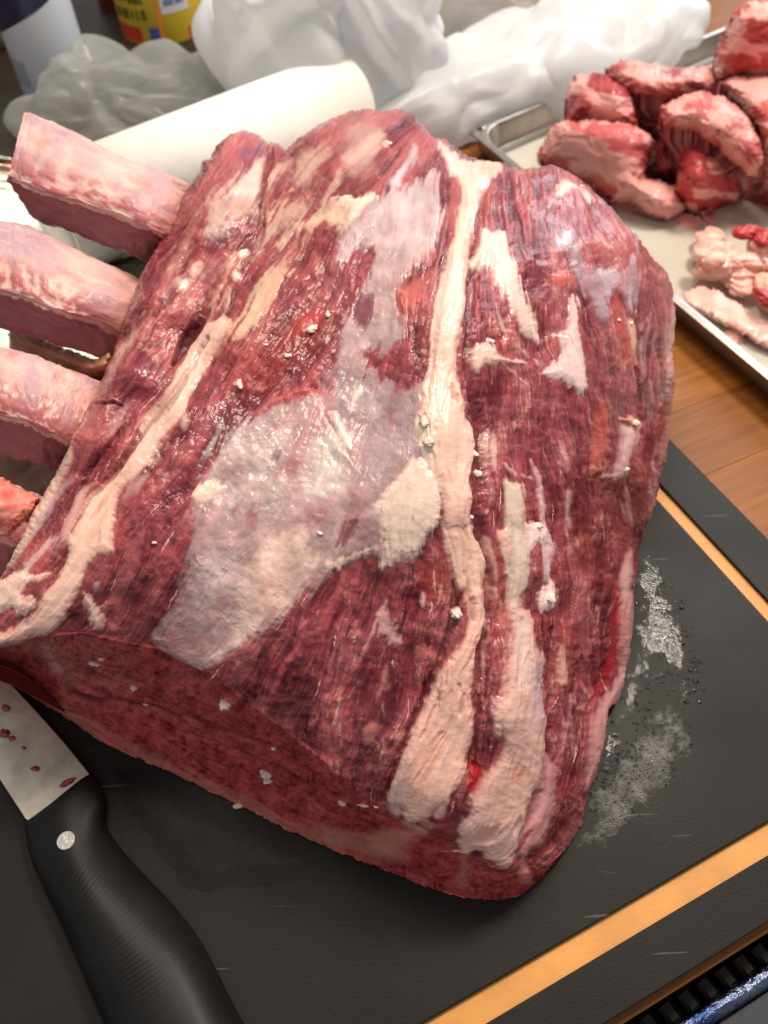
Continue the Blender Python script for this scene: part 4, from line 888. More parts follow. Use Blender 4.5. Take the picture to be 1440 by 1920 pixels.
def fleshy(name, outline, ctrl, step, col, col2, sc=30, amp=1.5, rg=.4, parent=None, mat=None, ragged=4, rw=30, rr=.015, floor=0, tuck=.004, seed=1, ang=0, fat=None, fatamt=0.0, creases=True):
    ca, sa = math.cos(ang), math.sin(ang)
    def disp(x, y):
        u = (x*ca+y*sa); w = (-x*sa+y*ca)
        r = fbm(u*.5, w, sc, 4, seed+3)
        r2 = fbm(u*.8, w, sc*2.2, 2, seed+14)
        return amp*(1.1*r2+.3*r-(.35*np.exp(-(r2/.10)**2) if creases else 0)+.12*fbm(u, w, sc*.4, 2, seed+8))
    Vv, UV, F_, nt_ = relief(outline, ctrl, step, disp, ragged, rw, rr, floor, None, 3, tuck, seed)
    x, y = UV[:, 0], UV[:, 1]; u = x*ca+y*sa; w = -x*sa+y*ca
    a = np.clip(.5+.9*fbm(u*.6, w, sc*1.1, 4, seed+21), 0, 1)[:, None]
    c = np.asarray(col)*a+np.asarray(col2)*(1-a)
    if fatamt:
        f = sstep(.5-fatamt, .62-fatamt, .5+.9*fbm(u*.6, w, sc*1.7, 4, seed+31))[:, None]
        c = c*(1-f)+np.asarray(fat)*f
    me = mesh_np(name, Vv, F_); set_attr(me, np.clip(c, 0, 1), np.full(len(Vv), rg))
    return link(name, me, mat or M_MUSCLE, parent)

# inside of the rib cage seen between the bones
fleshy('rib_membrane', [(-110,700),(-20,690),(60,700),(150,720),(190,760),(180,860),(120,960),(60,1060),(-110,1080)], [(-110,700,.08),(150,720,.10),(190,850,.11),(-110,1080,.09),(60,1060,.10),(40,880,.085)], 3, srgb(196, 136, 104), srgb(120, 66, 48), 50, 2, .45, roast, ragged=5, floor=.05, seed=61)['label'] = 'brownish pink inner membrane between the ribs'
fleshy('rib_membrane', [(10,612),(60,622),(120,650),(175,672),(205,660),(215,700),(160,712),(108,690),(72,676),(20,660)], [(10,612,.13),(200,660,.15),(215,700,.14),(20,660,.12)], 3, srgb(226, 184, 150), srgb(180, 120, 90), 40, 1, .45, roast, ragged=4, floor=.11, seed=66)
# torn fat and gristle where the bones enter the meat
GR = [([(-70,888),(-10,892),(25,905),(72,932),(60,955),(30,985),(10,1010),(-70,1020)],[(-70,888,.142),(20,905,.144),(72,932,.138),(10,1010,.134),(-70,1020,.130),(0,950,.150)],srgb(240,170,152),srgb(206,84,76),11,1.6,'torn pink fat on the lowest rib'),
]
for (ol, zz, c1, c2, sd, am, lab) in GR:
    o = fleshy('gristle', ol, zz, 1.6, c1, c2, 22, am, .4, roast, M_FAT, 6, 14, .006, .11, .002, sd)
    if lab: o['label'] = lab

# loose flecks of fat sticking to the roast
M_FLECK = simple('fat_crumb', srgb(236, 210, 196), .5, noise=.12, nscale=300, bump=.0003, bscale=500)
for i, (px, py, l, w, ang) in enumerate([(449,720,.0042,.0015,1.45),(584,617,.0035,.0025,-.7),(616,591,.0024,.0014,1.5),(540,668,.002,.0015,.3),(498,646,.0014,.001,0),(500,1450,.0034,.0026,.3),(505,1462,.0022,.0032,1.2),(642,1504,.0022,.0014,.9),(684,1510,.0034,.0010,.1),(706,1512,.0014,.0008,0),(272,1322,.0018,.0009,.1),(178,1244,.004,.0018,.2),(190,1235,.002,.0013,.9),(252,1287,.0018,.0026,0),(424,1318,.003,.004,.3),(728,270,.0022,.0018,0),(1004,986,.0028,.0018,.3),(1024,1120,.004,.003,.9),(1090,350,.0022,.0012,.3),(856,1152,.0024,.0020,.2),(898,885,.003,.0018,.6),(887,850,.003,.0012,.9),(800,790,.003,.004,.4),(806,830,.0028,.003,.8),(885,970,.0014,.0012,0),(916,640,.003,.0012,.5),(1182,606,.002,.0014,.5),(1186,792,.004,.0025,.4),(1172,880,.002,.0016,0),(512,1405,.0014,.0012,0),(600,1000,.0018,.001,.7),(290,1018,.0014,.0010,0),(1160,600,.0015,.001,.3),(432,1530,.0026,.0014,.1)]):
    p = rs(px, py); blob('fat_crumb', p+Vector((0, 0, .0002)), (l, w, min(l, w)*.45), M_FLECK, roast, seed=i, sub=3, amp=.5, rot=-ang, freq=1.9)

# torn threads of fat and connective tissue lying along the grain
rq = random.Random(21); DXF, DYF = direction_field(); _sub = slice(None, None, 2); SV, SUV = RV[_sub], RUV[_sub]; rs2 = surf_fn(SV, SUV)
TH = [simple('fat_thread', srgb(218, 164, 154), .5, noise=.12, nscale=300), simple('red_thread', srgb(190, 96, 92), .35, noise=.3, nscale=300)]
nth = 0; tries = 0
while nth < 80 and tries < 2000:
    tries += 1
    x = rq.uniform(180, 1240); y = rq.uniform(260, 1600)
    if float(sdf(OUT, np.array([x]), np.array([y]))[0]) > -40 or float(sdf(CUTTOP, np.array([x]), np.array([y]))[0]) < 14: continue
    ci, cj = int((x-MX0)/KM), int((y-MY0)/KM)
    if MAP['ids'][cj, ci] not in (0,) and rq.random() < .85: continue
    if 360 < x < 830 and 450 < y < 1220 and rq.random() < .6: continue
    L = rq.uniform(14, 60)*(1 if rq.random() < .7 else 1.6); pts = []; n_ = 9; px, py = x, y; ph = rq.uniform(0, 6); wob = rq.uniform(.05, .25)
    for q in range(n_):
        i_, j_ = min(MW-1, max(0, int((px-MX0)/KM))), min(MH-1, max(0, int((py-MY0)/KM)))
        a = math.atan2(DYF[j_, i_], DXF[j_, i_])+wob*math.sin(q*1.1+ph); a = a if math.sin(a) > 0 else a+math.pi
        pts.append(rs2(px, py)+Vector((0, 0, -.00005))); px += math.cos(a)*L/n_; py += math.sin(a)*L/n_
    w = rq.uniform(.00016, .00042); S = []
    for q, c in enumerate(pts):
        t_ = (pts[min(q+1, n_-1)]-pts[max(q-1, 0)]); t_.z *= .5; t_.normalize() if t_.length else None
        sd = t_.cross(Vector((0, -.4, .9))); sd.normalize() if sd.length else None; up = sd.cross(t_)
        r = w*max(.12, math.sin(math.pi*(q+.5)/n_))*(1+.5*math.sin(q*2.3+ph))
        S.append([tuple(c+sd*(r*1.5*math.cos(g_))+up*(r*.7*math.sin(g_))) for g_ in (0, 1.05, 2.1, 3.14, 4.19, 5.24)])
    v, f, s_, t2, caps = loft(S, 26, 8); link('tissue_thread', mesh_mixed('tissue_thread', v, f, caps), TH[0 if rq.random() < .75 else 1], roast); nth += 1

# ---------------------------------------------------------------- water and juice on the board
M_WATER = simple('water', (.9, .95, 1.0), .03); M_WATER.node_tree.nodes['Principled BSDF'].inputs['Transmission Weight'].default_value = 1; M_WATER.node_tree.nodes['Principled BSDF'].inputs['IOR'].default_value = 1.33
def drops(name, pts, mat, label, cat):
    base = []; K = 8
    for r, zz in ((1, 0), (.86, .45), (.5, .85)):
        for k in range(K): base.append((r*math.cos(k*2*math.pi/K), r*math.sin(k*2*math.pi/K), zz))
    base.append((0, 0, 1)); base = np.array(base); fb = []
    for q in range(2):
        for k in range(K): a = q*K+k; b_ = q*K+(k+1) % K; fb += [(a, b_, b_+K), (a, b_+K, a+K)]
    for k in range(K): fb.append((2*K+k, 2*K+(k+1) % K, 3*K))
    fb = np.array(fb); VV = []; FF = []; n = 0
    for (x, y, r, el, an, hh) in pts:
        c, s = math.cos(an), math.sin(an); q = base*np.array([r*el, r, r*hh])
        VV.append(np.stack([q[:, 0]*c-q[:, 1]*s+x, q[:, 0]*s+q[:, 1]*c+y, q[:, 2]+.0001], 1)); FF.append(fb+n); n += len(base)
    o = link(name, mesh_np(name, np.concatenate(VV), np.concatenate(FF)), mat)
    return tag(o, label, cat, kind='stuff')
rg = random.Random(8); pts = []
WET = [(1195,1010),(1215,1050),(1260,1080),(1290,1150),(1300,1210),(1318,1260),(1325,1320),(1280,1330),(1240,1300),(1210,1360),(1170,1340),(1150,1400),(1120,1440),(1150,1330),(1185,1230),(1195,1130)]
cand = 0
while len(pts) < 330 and cand < 20000:
    cand += 1
    px = rg.uniform(1130, 1330); py = rg.uniform(1000, 1450)
    if float(sdf(WET, np.array([px]), np.array([py]))[0]) > rg.uniform(-6, 8): continue
    dens = float(perlin(np.array([px/30]), np.array([py/30]), 5)[0]); 
    if dens < rg.uniform(-.3, .3): continue
    c = xy(px, py); r = .0006*rg.uniform(.5, 1.0)*(1+1.9*rg.random()**3); pts.append((c[0], c[1], r, rg.uniform(1.1, 2.0), rg.uniform(-.9, .1), .38))
drops('water_droplets', pts, M_WATER, 'small clear water droplets beading on the board right of the roast', 'water')
def film_alpha(m, scale, lo, hi, top, detail=8):
    nt = m.node_tree; b = nt.nodes['Principled BSDF']; tc = N(nt, 'ShaderNodeTexCoord'); n = N(nt, 'ShaderNodeTexNoise')
    n.inputs['Scale'].default_value = scale; n.inputs['Detail'].default_value = detail; n.inputs['Roughness'].default_value = .72; n.inputs['Distortion'].default_value = .8
    e = N(nt, 'ShaderNodeAttribute', attribute_name='Edge'); ad = N(nt, 'ShaderNodeMath', operation='MULTIPLY_ADD'); ad.inputs[1].default_value = .32
    nt.links.new(tc.outputs['Object'], n.inputs['Vector']); nt.links.new(e.outputs['Fac'], ad.inputs[0]); nt.links.new(n.outputs['Fac'], ad.inputs[2])
    mr = N(nt, 'ShaderNodeMapRange'); mr.inputs['From Min'].default_value = lo; mr.inputs['From Max'].default_value = hi; mr.inputs['To Max'].default_value = top
    nt.links.new(ad.outputs[0], mr.inputs['Value']); nt.links.new(mr.outputs[0], b.inputs['Alpha']); return m
# thin dark wet film patches, one with the roast shadow painted in
def puddle(name, outline, label, cat, mat, z=.0003, rag=5, seed=0, st=2.2):
    outline = chaikin(outline)
    xs = [p[0] for p in outline]; ys = [p[1] for p in outline]
    gx, gy = np.meshgrid(np.arange(min(xs)-10, max(xs)+10, st), np.arange(min(ys)-10, max(ys)+10, st))
    d = sdf(outline, gx, gy)+rag*(2.4*fbm(gx, gy, 40, 4, seed)+1.2*fbm(gx, gy, 10, 2, seed+3)); ins = d < 0
    zz = .0002+z*np.clip(-d/8, 0, 1)**.5; B = P(gx, gy, zz)
    cell = ins[:-1, :-1] & ins[1:, :-1] & ins[:-1, 1:] & ins[1:, 1:]; cj, ci = np.nonzero(cell); a = cj*gx.shape[1]+ci; nx = gx.shape[1]
    F_ = np.stack([a, a+nx, a+nx+1, a+1], 1); u, inv = np.unique(F_, return_inverse=True)
    me = mesh_np(name, B.reshape(-1, 3)[u], inv.reshape(F_.shape)); at = me.attributes.new('Edge', 'FLOAT', 'POINT'); at.data.foreach_set('value', np.clip(-d.ravel()[u]/45, 0, 1).astype(np.float32))
    o = link(name, me, mat); return tag(o, label, cat, kind='stuff')
M_WET = simple('wet_film', srgb(12, 9, 8), .10, bump=.0007, bscale=330, spec=.45)
SM = [(1095,1600),(1062,1596),(1090,1540),(1100,1490),(1118,1440),(1160,1400),(1200,1350),(1260,1310),(1300,1350),(1310,1400),(1290,1440),(1240,1500),(1180,1560),(1135,1606),(1110,1612)]
M_GREASE = simple('greasy_moisture', srgb(76, 76, 70), .34, noise=.4, nscale=260, bump=.00022, bscale=900, spec=.7)
film_alpha(M_GREASE, 48, .64, .92, .62, 10)
puddle('moisture_film', SM, 'frosty grey smear of moisture on the board beside the tip of the roast', 'moisture', M_GREASE, seed=24, rag=16, z=.0001, st=1.6)
pts = []; cand = 0
while len(pts) < 500 and cand < 20000:
    cand += 1
    px = rg.uniform(1100, 1300); py = rg.uniform(1330, 1560)
    if float(sdf(SM, np.array([px]), np.array([py]))[0]) > -6 or rg.random() > math.exp(-((px-1150)**2+(py-1430)**2)/5000.)+.05: continue
    c = xy(px, py); pts.append((c[0], c[1], .00042*rg.uniform(.5, 1.6), rg.uniform(1, 2.2), rg.uniform(-.8, .2), .6))
drops('fine_droplets', pts, M_WATER, 'bright crust of tiny droplets where the wet patch meets the frosty smear', 'water')
film_alpha(M_WET, 34, .60, .68, .9)
puddle('juice_with_shadow', [(200,1420),(300,1460),(400,1510),(520,1570),(600,1610),(560,1650),(500,1660),(430,1670),(370,1680),(330,1640),(270,1560),(220,1500)], 'wet juice darkened with painted roast shadow on the board under the front of the roast', 'juice', film_alpha(simple('juice_shadow_film', srgb(14, 9, 9), .38, spec=.2, bump=.0002, bscale=60), 13, .45, .85, .85, 4), seed=4, rag=7, z=.00012)  # contact shadow of the roast painted in together with the wet juice
puddle('wet_patch', [(1200,1005),(1230,1060),(1262,1120),(1290,1190),(1300,1260),(1312,1320),(1280,1330),(1262,1260),(1225,1240),(1205,1290),(1170,1380),(1140,1450),(1120,1440),(1150,1350),(1185,1230),(1190,1100)], 'dark wet patch on the board along the right side of the roast', 'water', M_WET, seed=14, rag=12, z=.00012)

# ---------------------------------------------------------------- boning knife
kn = empty('kitchen_knife', (-.2, .13, .0), 'butcher knife with scuffed black handle and bloodied steel blade lying half under the roast', 'knife')
ksteel = simple('blade_steel', srgb(206, 200, 184), .36, .7, noise=.3, nscale=70, bump=.00008, bscale=300)
kblk = simple('black_polymer', srgb(20, 20, 20), .42, noise=.3, nscale=40, bump=.00005, bscale=1500, spec=.22)
def pz(pts, z): return [tuple(P(float(a), float(b), z)) for a, b in pts]
bl_out = [(-220,1130),(-160,1125),(-20,1240),(0,1262),(60,1325),(120,1392),(167,1450),(160,1462),(110,1500),(56,1540),(48,1536),(0,1462),(-110,1300)]
def plate(name, pts, z0, z1, mat, parent, bevel=.0004):
    pp = [P(float(a), float(b), z1)[:2] for a, b in pts]; return prism(name, pp, z0, z1, mat, parent, bevel)
plate('blade', bl_out, .0075, .0095, ksteel, kn)
hs = [((168,1452),(150,1462),(54,1540),(48,1534)),((176,1466),(150,1478),(62,1552),(50,1548)),((192,1498),(154,1522),(74,1600),(58,1598)),((196,1555),(160,1580),(100,1658),(84,1662)),((245,1622),(196,1650),(134,1722),(118,1734)),((308,1690),(252,1720),(166,1790),(150,1804)),((358,1752),(306,1784),(196,1858),(180,1872)),((394,1815),(346,1850),(226,1930),(212,1946)),((424,1876),(376,1912),(256,1996),(244,2012)),((456,1935),(408,1975),(290,2062),(276,2080)),((500,2010),(450,2050),(330,2140),(310,2160))]
S = []
for i, (R1, R2, L2, L1) in enumerate(hs):
    k = min(1, i/1.5); zt = .013+.006*min(1, i/4)
    rb = P(*R1, .004); rm_ = P(R1[0]*.93+R2[0]*.07, R1[1]*.93+R2[1]*.07, .009); rt = P(*R2, zt-.0015); mt = P((R2[0]+L2[0])/2, (R2[1]+L2[1])/2, zt+.001); lt = P(*L2, zt-.0015); lb = P(*L1, .006); bt = P((R1[0]+L1[0])/2, (R1[1]+L1[1])/2, .0012)
    S.append([bt, rb, rm_, rt, mt, lt, lb])
v, f, s, t, caps = loft(S, 260, 110)
ribs = .00018*np.sin(s*520)*sstep(.30, .38, s)*sstep(.72, .6, s)*np.exp(-((t*7-4.3)/.9)**2)
me = mesh_mixed('handle', v, f, caps); n_ = np.empty(len(v)*3, np.float32); me.vertex_normals.foreach_get('vector', n_)
me.vertices.foreach_set('co', (v+n_.reshape(-1, 3)*ribs[:, None]).astype(np.float32).ravel()); me.update(); hd = link('handle', me, kblk, kn)
rc = P(125, 1577, .0172)
def disc(name, c, r, h, mat, parent, n=28, top=.8, tilt=(0, 0)):
    bm = bmesh.new(); bmesh.ops.create_cone(bm, cap_ends=True, segments=n, radius1=r, radius2=r*top, depth=h)
    bmesh.ops.translate(bm, verts=bm.verts, vec=Vector(c)); 
    for f_ in bm.faces: f_.smooth = len(f_.verts) == 4
    me = bpy.data.meshes.new(name); bm.to_mesh(me); bm.free(); return link(name, me, mat, parent)
rv = disc('rivet', rc, .0052, .003, simple('rivet_steel', srgb(205, 205, 200), .3, .9, bump=.0002, bscale=400), kn, top=.9)
# shreds of meat on the blade
M_SCRAP = simple('blood_red', srgb(170, 40, 34), .15, noise=.4, nscale=300, bump=.0003, bscale=400, coat=.6)
for i, (px, py, l, w, a, lab) in enumerate([(10,1327,.0028,.0019,.4,'small red meat scrap on the blade nearest the roast'),(6,1375,.0035,.0024,.2,'larger wet red meat scrap on the blade at the left edge of the photo'),(22,1384,.002,.0013,0,'tiny red scrap beside the larger meat scrap on the blade'),(66,1441,.0026,.0014,.1,'oval red meat scrap in the middle of the blade'),(44,1402,.0012,.0008,.1,'tiniest red fleck on the blade'),(126,1467,.0042,.0016,-.5,'bright red meat scrap on the blade right beside the knife handle')]):
    o = blob('meat_scrap', P(px, py, .0101), (l, w, .0011), M_SCRAP, None, seed=70+i, sub=3, amp=.4, rot=-a)
    tag(o, lab, 'meat scrap', 'meat scraps on the knife blade')

# ---------------------------------------------------------------- sheet tray with trimmings
ZT = ZW
tray = empty('sheet_tray', (.5, .9, ZT), 'aluminium rimmed baking tray holding beef trimmings, right of the roast', 'tray')
alu = simple('aluminium', srgb(190, 186, 178), .32, .9, noise=.15, nscale=60, bump=.0001, bscale=200)
TZ = .019
t1 = xy(1265, 562, TZ); t2 = xy(1440, 707, TZ); dN = (t2-t1)/np.linalg.norm(t2-t1)
f1 = xy(1050, 176, TZ); f2 = xy(1290, 78, TZ); dF = (f2-f1)/np.linalg.norm(f2-f1)
M_ = np.linalg.solve(np.array([dN, -dF]).T, f1-t1); cT = t1+dN*M_[0]
LN, LF, RC = .66, .50, .045
def tray_ring(off, z, rad):
    """rounded parallelogram; off is inward offset"""
    cs_ = [cT, cT+dN*LN, cT+dN*LN+dF*LF, cT+dF*LF]; cen = sum(cs_)/4
    ax = [(dN, dF), (-dN, dF), (-dN, -dF), (dN, -dF)]
    out = []
    for i, c in enumerate(cs_):
        a, b_ = ax[i]; p0 = c+(a+b_)*off/abs(math.sin(math.acos(np.dot(dN, dF))))
        A = p0+a*rad; B_ = p0+b_*rad
        if i % 2 == 0: A, B_ = B_, A
        pts_ = [(1-q)**2*A+2*q*(1-q)*p0+q*q*B_ for q in np.linspace(0, 1, 10)]
        out += pts_
    return [(p[0], p[1], z) for p in out]
prof = [(0, TZ-.004), (-.0015, TZ-.001), (0, TZ), (.003, TZ+.0008), (.006, TZ), (.0075, TZ-.003), (.012, ZT+.004), (.017, ZT+.0014), (.022, ZT+.001)]
rings = [tray_ring(o_, z_, max(.01, RC-o_*.8)) for o_, z_ in prof]
v, f, s, t, _ = loft(rings, 60, 240, True, False)
link('tray_rim', mesh_mixed('tray_rim', v, f, None), alu, tray)
fl = tray_ring(.018, 0, .03); prism('tray_floor', [p[:2] for p in fl], ZT+.0002, ZT+.0012, alu, tray)
ruf = [p[:2] for p in tray_ring(.028, 0, .012)]
pm = simple('parchment', srgb(196, 190, 176), .45, noise=.08, nscale=20, bump=.001, bscale=18)
tag(prism('parchment_sheet', ruf, ZT+.0014, ZT+.0018, pm), 'greyish parchment paper lining the baking tray', 'paper')

FB = ZT+.002
def trim(outline, zs, label, col, col2, fat=None, fatamt=.0, seed=0, amp=3, sc=30, step=2.4, group='beef trimmings on the tray', ang=0, rr=.02, rw=40, floor=FB, name='meat_trimming', cat='meat', cre=True):
    o = fleshy(name, outline, zs, step, col, col2, sc, amp, .42, None, M_MUSCLE if name == 'meat_trimming' else M_FAT, 5, rw, rr, floor, .01, seed, ang, fat, fatamt, cre)
    return tag(o, label, cat, group)
PK = srgb(210, 112, 110); RD = srgb(182, 78, 80); FT = srgb(232, 164, 156)
trim([(1005,300),(1018,262),(1040,228),(1100,222),(1160,228),(1205,240),(1228,262),(1218,300),(1212,330),(1240,338),(1268,352),(1286,385),(1275,405),(1248,414),(1215,402),(1180,378),(1150,380),(1120,352),(1060,318)],
 [(1005,300,.02),(1040,228,.062),(1120,235,.075),(1210,250,.07),(1120,290,.052),(1210,320,.045),(1150,360,.022),(1250,405,.012),(1280,380,.02),(1060,315,.015)], 'large pink fat-covered chunk of beef nearest the roast on the tray', PK, RD, FT, .12, 301, 3, 34)
trim([(1058,235),(1060,175),(1075,140),(1110,132),(1160,145),(1185,170),(1195,215),(1205,250),(1150,240),(1100,230)],
 [(1058,235,.05),(1075,140,.085),(1130,138,.095),(1180,170,.095),(1200,245,.06),(1120,230,.06)], 'dark red beef piece behind the large fatty chunk at the left end of the tray', srgb(190, 82, 84), srgb(140, 50, 58), FT, .02, 311, 3, 30)
trim([(1135,128),(1160,110),(1200,112),(1260,124),(1335,122),(1345,150),(1335,172),(1290,185),(1240,185),(1180,178),(1140,150)],
 [(1135,128,.10),(1200,112,.105),(1335,122,.10),(1340,170,.08),(1240,185,.085),(1150,160,.09)], 'rolled strip of beef with a tan fat cap lying on top of the pile', srgb(206, 112, 106), srgb(136, 58, 74), srgb(226, 156, 146), .10, 321, 3, 22, ang=.2, floor=.03)
trim([(1232,195),(1262,188),(1310,168),(1360,176),(1400,215),(1425,255),(1436,300),(1424,330),(1404,332),(1370,305),(1330,268),(1290,245),(1245,238)],
 [(1232,200,.095),(1310,170,.105),(1400,215,.10),(1430,300,.07),(1404,330,.05),(1330,268,.078),(1250,238,.082)], 'curved slab of beef with a pale fat edge draped across the pile', srgb(208, 118, 114), srgb(180, 84, 86), srgb(232, 160, 150), .10, 331, 2.2, 22, ang=.7, floor=.03)
trim([(1180,215),(1240,215),(1290,250),(1320,270),(1300,330),(1240,335),(1215,310),(1225,260)], [(1180,215,.06),(1290,250,.05),(1230,330,.03),(1300,330,.03)], 'deep red beef piece with painted shade filling the hollow of the pile', srgb(140, 44, 48), srgb(100, 26, 32), None, 0, 341, 3, 26)  # shade of the hollow put into the dark reds of this lump
trim([(1262,262),(1300,262),(1345,280),(1378,310),(1394,350),(1388,375),(1350,388),(1310,396),(1282,390),(1264,360),(1272,310)],
 [(1262,262,.055),(1345,280,.06),(1394,350,.02),(1300,396,.012),(1310,330,.05)], 'bright red rounded beef lump under the curved slab', srgb(200, 82, 80), srgb(170, 62, 64), FT, .03, 351, 3, 26)
trim([(1338,150),(1340,95),(1358,60),(1372,18),(1400,2),(1430,-4),(1500,-10),(1500,140),(1440,150),(1380,158)],
 [(1338,150,.07),(1345,90,.10),(1400,0,.15),(1500,0,.15),(1500,140,.09),(1400,150,.08),(1420,70,.125)], 'tall red ground-looking beef mound at the top right corner', srgb(214, 92, 86), srgb(170, 56, 56), FT, .02, 361, 3.4, 24)
trim([(1345,150),(1400,140),(1500,128),(1500,400),(1450,385),(1428,350),(1434,300),(1425,250),(1398,210),(1360,176)],
 [(1345,150,.09),(1500,130,.10),(1500,400,.012),(1430,350,.03),(1400,200,.085),(1460,260,.08)], 'pale pink fatty beef piece at the right edge behind the curved slab', srgb(214, 120, 108), srgb(160, 60, 58), FT, .14, 371, 3, 34)
FC1, FC2 = srgb(246, 200, 182), srgb(238, 164, 152)
FP = srgb(246, 196, 180)
rp = random.Random(12)
for k in range(30):
    px = rp.uniform(1305, 1470); py = 440+rp.uniform(0, 110)+max(0, (px-1330)*.15)
    if py > 470+(px-1290)*1.1: py = 450+rp.uniform(0, 20)
    sz = rp.uniform(.009, .019); hgt_ = .010+.022*rp.random()*(1-abs(py-490)/120)
    fw = fleshy  # loose scraps: small irregular lumps
    c = Vector(P(px, py, FB+hgt_)); o = blob('fat_trimming', c, (sz, sz*rp.uniform(.6, .9), sz*rp.uniform(.45, .7)), None, None, seed=600+k, sub=4, amp=.24, rot=rp.uniform(0, 3), freq=.8)
    me = o.data; me.materials.append(M_FAT); co = np.array([q.co[:] for q in me.vertices])*1000
    a = np.clip(.5+1.0*fbm(co[:, 0], co[:, 1]+co[:, 2], 9, 3, k), 0, 1)[:, None]; set_attr(me, srgb(248, 206, 190)*a+srgb(238, 164, 148)*(1-a), np.full(len(co), .42))
    tag(o, 'small pale pink fat scrap in the loose pile at the right of the tray', 'fat', 'fat scraps piled loosely on the tray')
for k, (px, py) in enumerate([(1400, 436), (1432, 446), (1438, 560)]):
    o = blob('meat_scrap', Vector(P(px, py, FB+.03)), (.014, .008, .006), simple('scrap_red', srgb(196, 60, 58), .4, noise=.3, nscale=80) if k == 0 else bpy.data.materials['scrap_red'], None, seed=650+k, sub=4, amp=.3, rot=k)
    tag(o, ['red meat scrap on top of the fat pile, left one of the upper two', 'red meat scrap at the right frame edge on top of the fat pile', 'red meat scrap low down at the right end of the fat pile'][k], 'meat scrap')
trim([(1280,548),(1310,535),(1350,545),(1400,580),(1450,600),(1500,600),(1500,670),(1440,650),(1380,622),(1330,590),(1290,570)], [(1280,548,.004),(1350,545,.010),(1500,600,.010),(1500,670,.004),(1380,622,.004),(1330,590,.004)], 'flat pale sheet of fat lying at the near edge of the tray', srgb(246, 206, 190), srgb(232, 160, 150), None, 0, 401, 1.4, 26, name='fat_trimming', cat='fat', group='fat trimmings on the tray', rr=.004, cre=False)

# ---------------------------------------------------------------- paper towel
paper = simple('paper_towel', srgb(250, 247, 236), .85, noise=.03, nscale=60, bump=.0006, bscale=60)
def cyl_between(name, a, b_, r, mat, parent, n=64, ends=True, r2=None):
    a = Vector(a); b_ = Vector(b_); d = b_-a; bm = bmesh.new()
    bmesh.ops.create_cone(bm, cap_ends=ends, segments=n, radius1=r, radius2=r2 or r, depth=d.length)
    bmesh.ops.bevel(bm, geom=[e for e in bm.edges if len(e.link_faces) == 2 and e.calc_face_angle() > 1], offset=r*.08, segments=3, affect='EDGES')
    bmesh.ops.transform(bm, verts=bm.verts, matrix=Matrix.Translation((a+b_)/2) @ d.to_track_quat('Z', 'Y').to_matrix().to_4x4())
    for f_ in bm.faces: f_.smooth = True
    me = bpy.data.meshes.new(name); bm.to_mesh(me); bm.free(); return link(name, me, mat, parent)
PR = .052; ra = P(655, 190, ZW+PR); rb_ = P(95, 420, ZW+PR); 
roll = empty('paper_towel_roll', tuple(ra), 'thick white paper towel roll lying behind the ribs', 'paper towel roll')
cyl_between('roll', tuple(ra), tuple(rb_), PR, paper, roll)
dd_ = Vector(ra)-Vector(rb_); dd_.normalize(); cyl_between('cardboard_core', tuple(Vector(ra)-dd_*.01), tuple(Vector(ra)+dd_*.001), .02, simple('cardboard', srgb(170, 140, 105), .8), roll)
# loose sheet
sh = [(-120,340),(40,330),(200,330),(300,400),(330,470),(230,476),(165,470),(60,455),(20,470),(60,560),(190,700),(170,760),(-60,760),(-160,600)]
Vv, UV, F_, _n = relief([(-130,330),(60,320),(220,320),(320,400),(300,452),(240,468),(165,474),(110,600),(190,660),(190,720),(120,760),(-60,760),(-160,600)], [(-130,330,.012),(200,330,.014),(300,452,.011),(160,474,.010),(100,640,.013),(190,700,.012),(-60,760,.010),(0,500,.012)], 4, lambda x, y: 1.2*fbm(x, y, 70, 3, 5), 1, 8, .001, .0005, None, 1, .0, 77)
tag(link('paper_sheet', mesh_np('paper_sheet', Vv, F_), paper), 'loose white paper towel sheet spread under the rib bones', 'paper towel')

# ---------------------------------------------------------------- plastic bags
def plastic(name, col, alpha, rough, trans):
    m = simple(name, col, rough, alpha=alpha); nt = m.node_tree; b = nt.nodes['Principled BSDF']
    tr = N(nt, 'ShaderNodeBsdfTranslucent'); tr.inputs[0].default_value = (*col, 1); mx = N(nt, 'ShaderNodeMixShader'); mx.inputs[0].default_value = trans
    out = nt.nodes['Material Output']; nt.links.new(b.outputs[0], mx.inputs[1]); nt.links.new(tr.outputs[0], mx.inputs[2]); nt.links.new(mx.outputs[0], out.inputs[0]); return m
M_CLEAR = plastic('clear_film', srgb(206, 208, 204), .32, .18, .3); M_WHITE = plastic('white_film', srgb(246, 248, 250), .92, .32, .45)
def crumple(co, f, seed, n=9):
    r_ = np.random.RandomState(seed); o = 0; t = 0
    wp = np.stack([perlin(co[:, 0]*9+k*3, co[:, 1]*9+co[:, 2]*7, seed+k) for k in range(3)], 1)*.05
    q = co+wp
    for k in range(n):
        u = r_.normal(size=3); u /= np.linalg.norm(u); ff = f*(.5+1.6*r_.rand()); a = 1/ff
        gate = .35+.65*sstep(-.2, .3, perlin(co@u*6+k, co[:, (k+1) % 3]*8, seed+70+k))
        o = o+a*gate*(np.abs(((q@u)*ff+r_.rand()) % 1-.5)*4-1); t += a
    return o/t*1.6
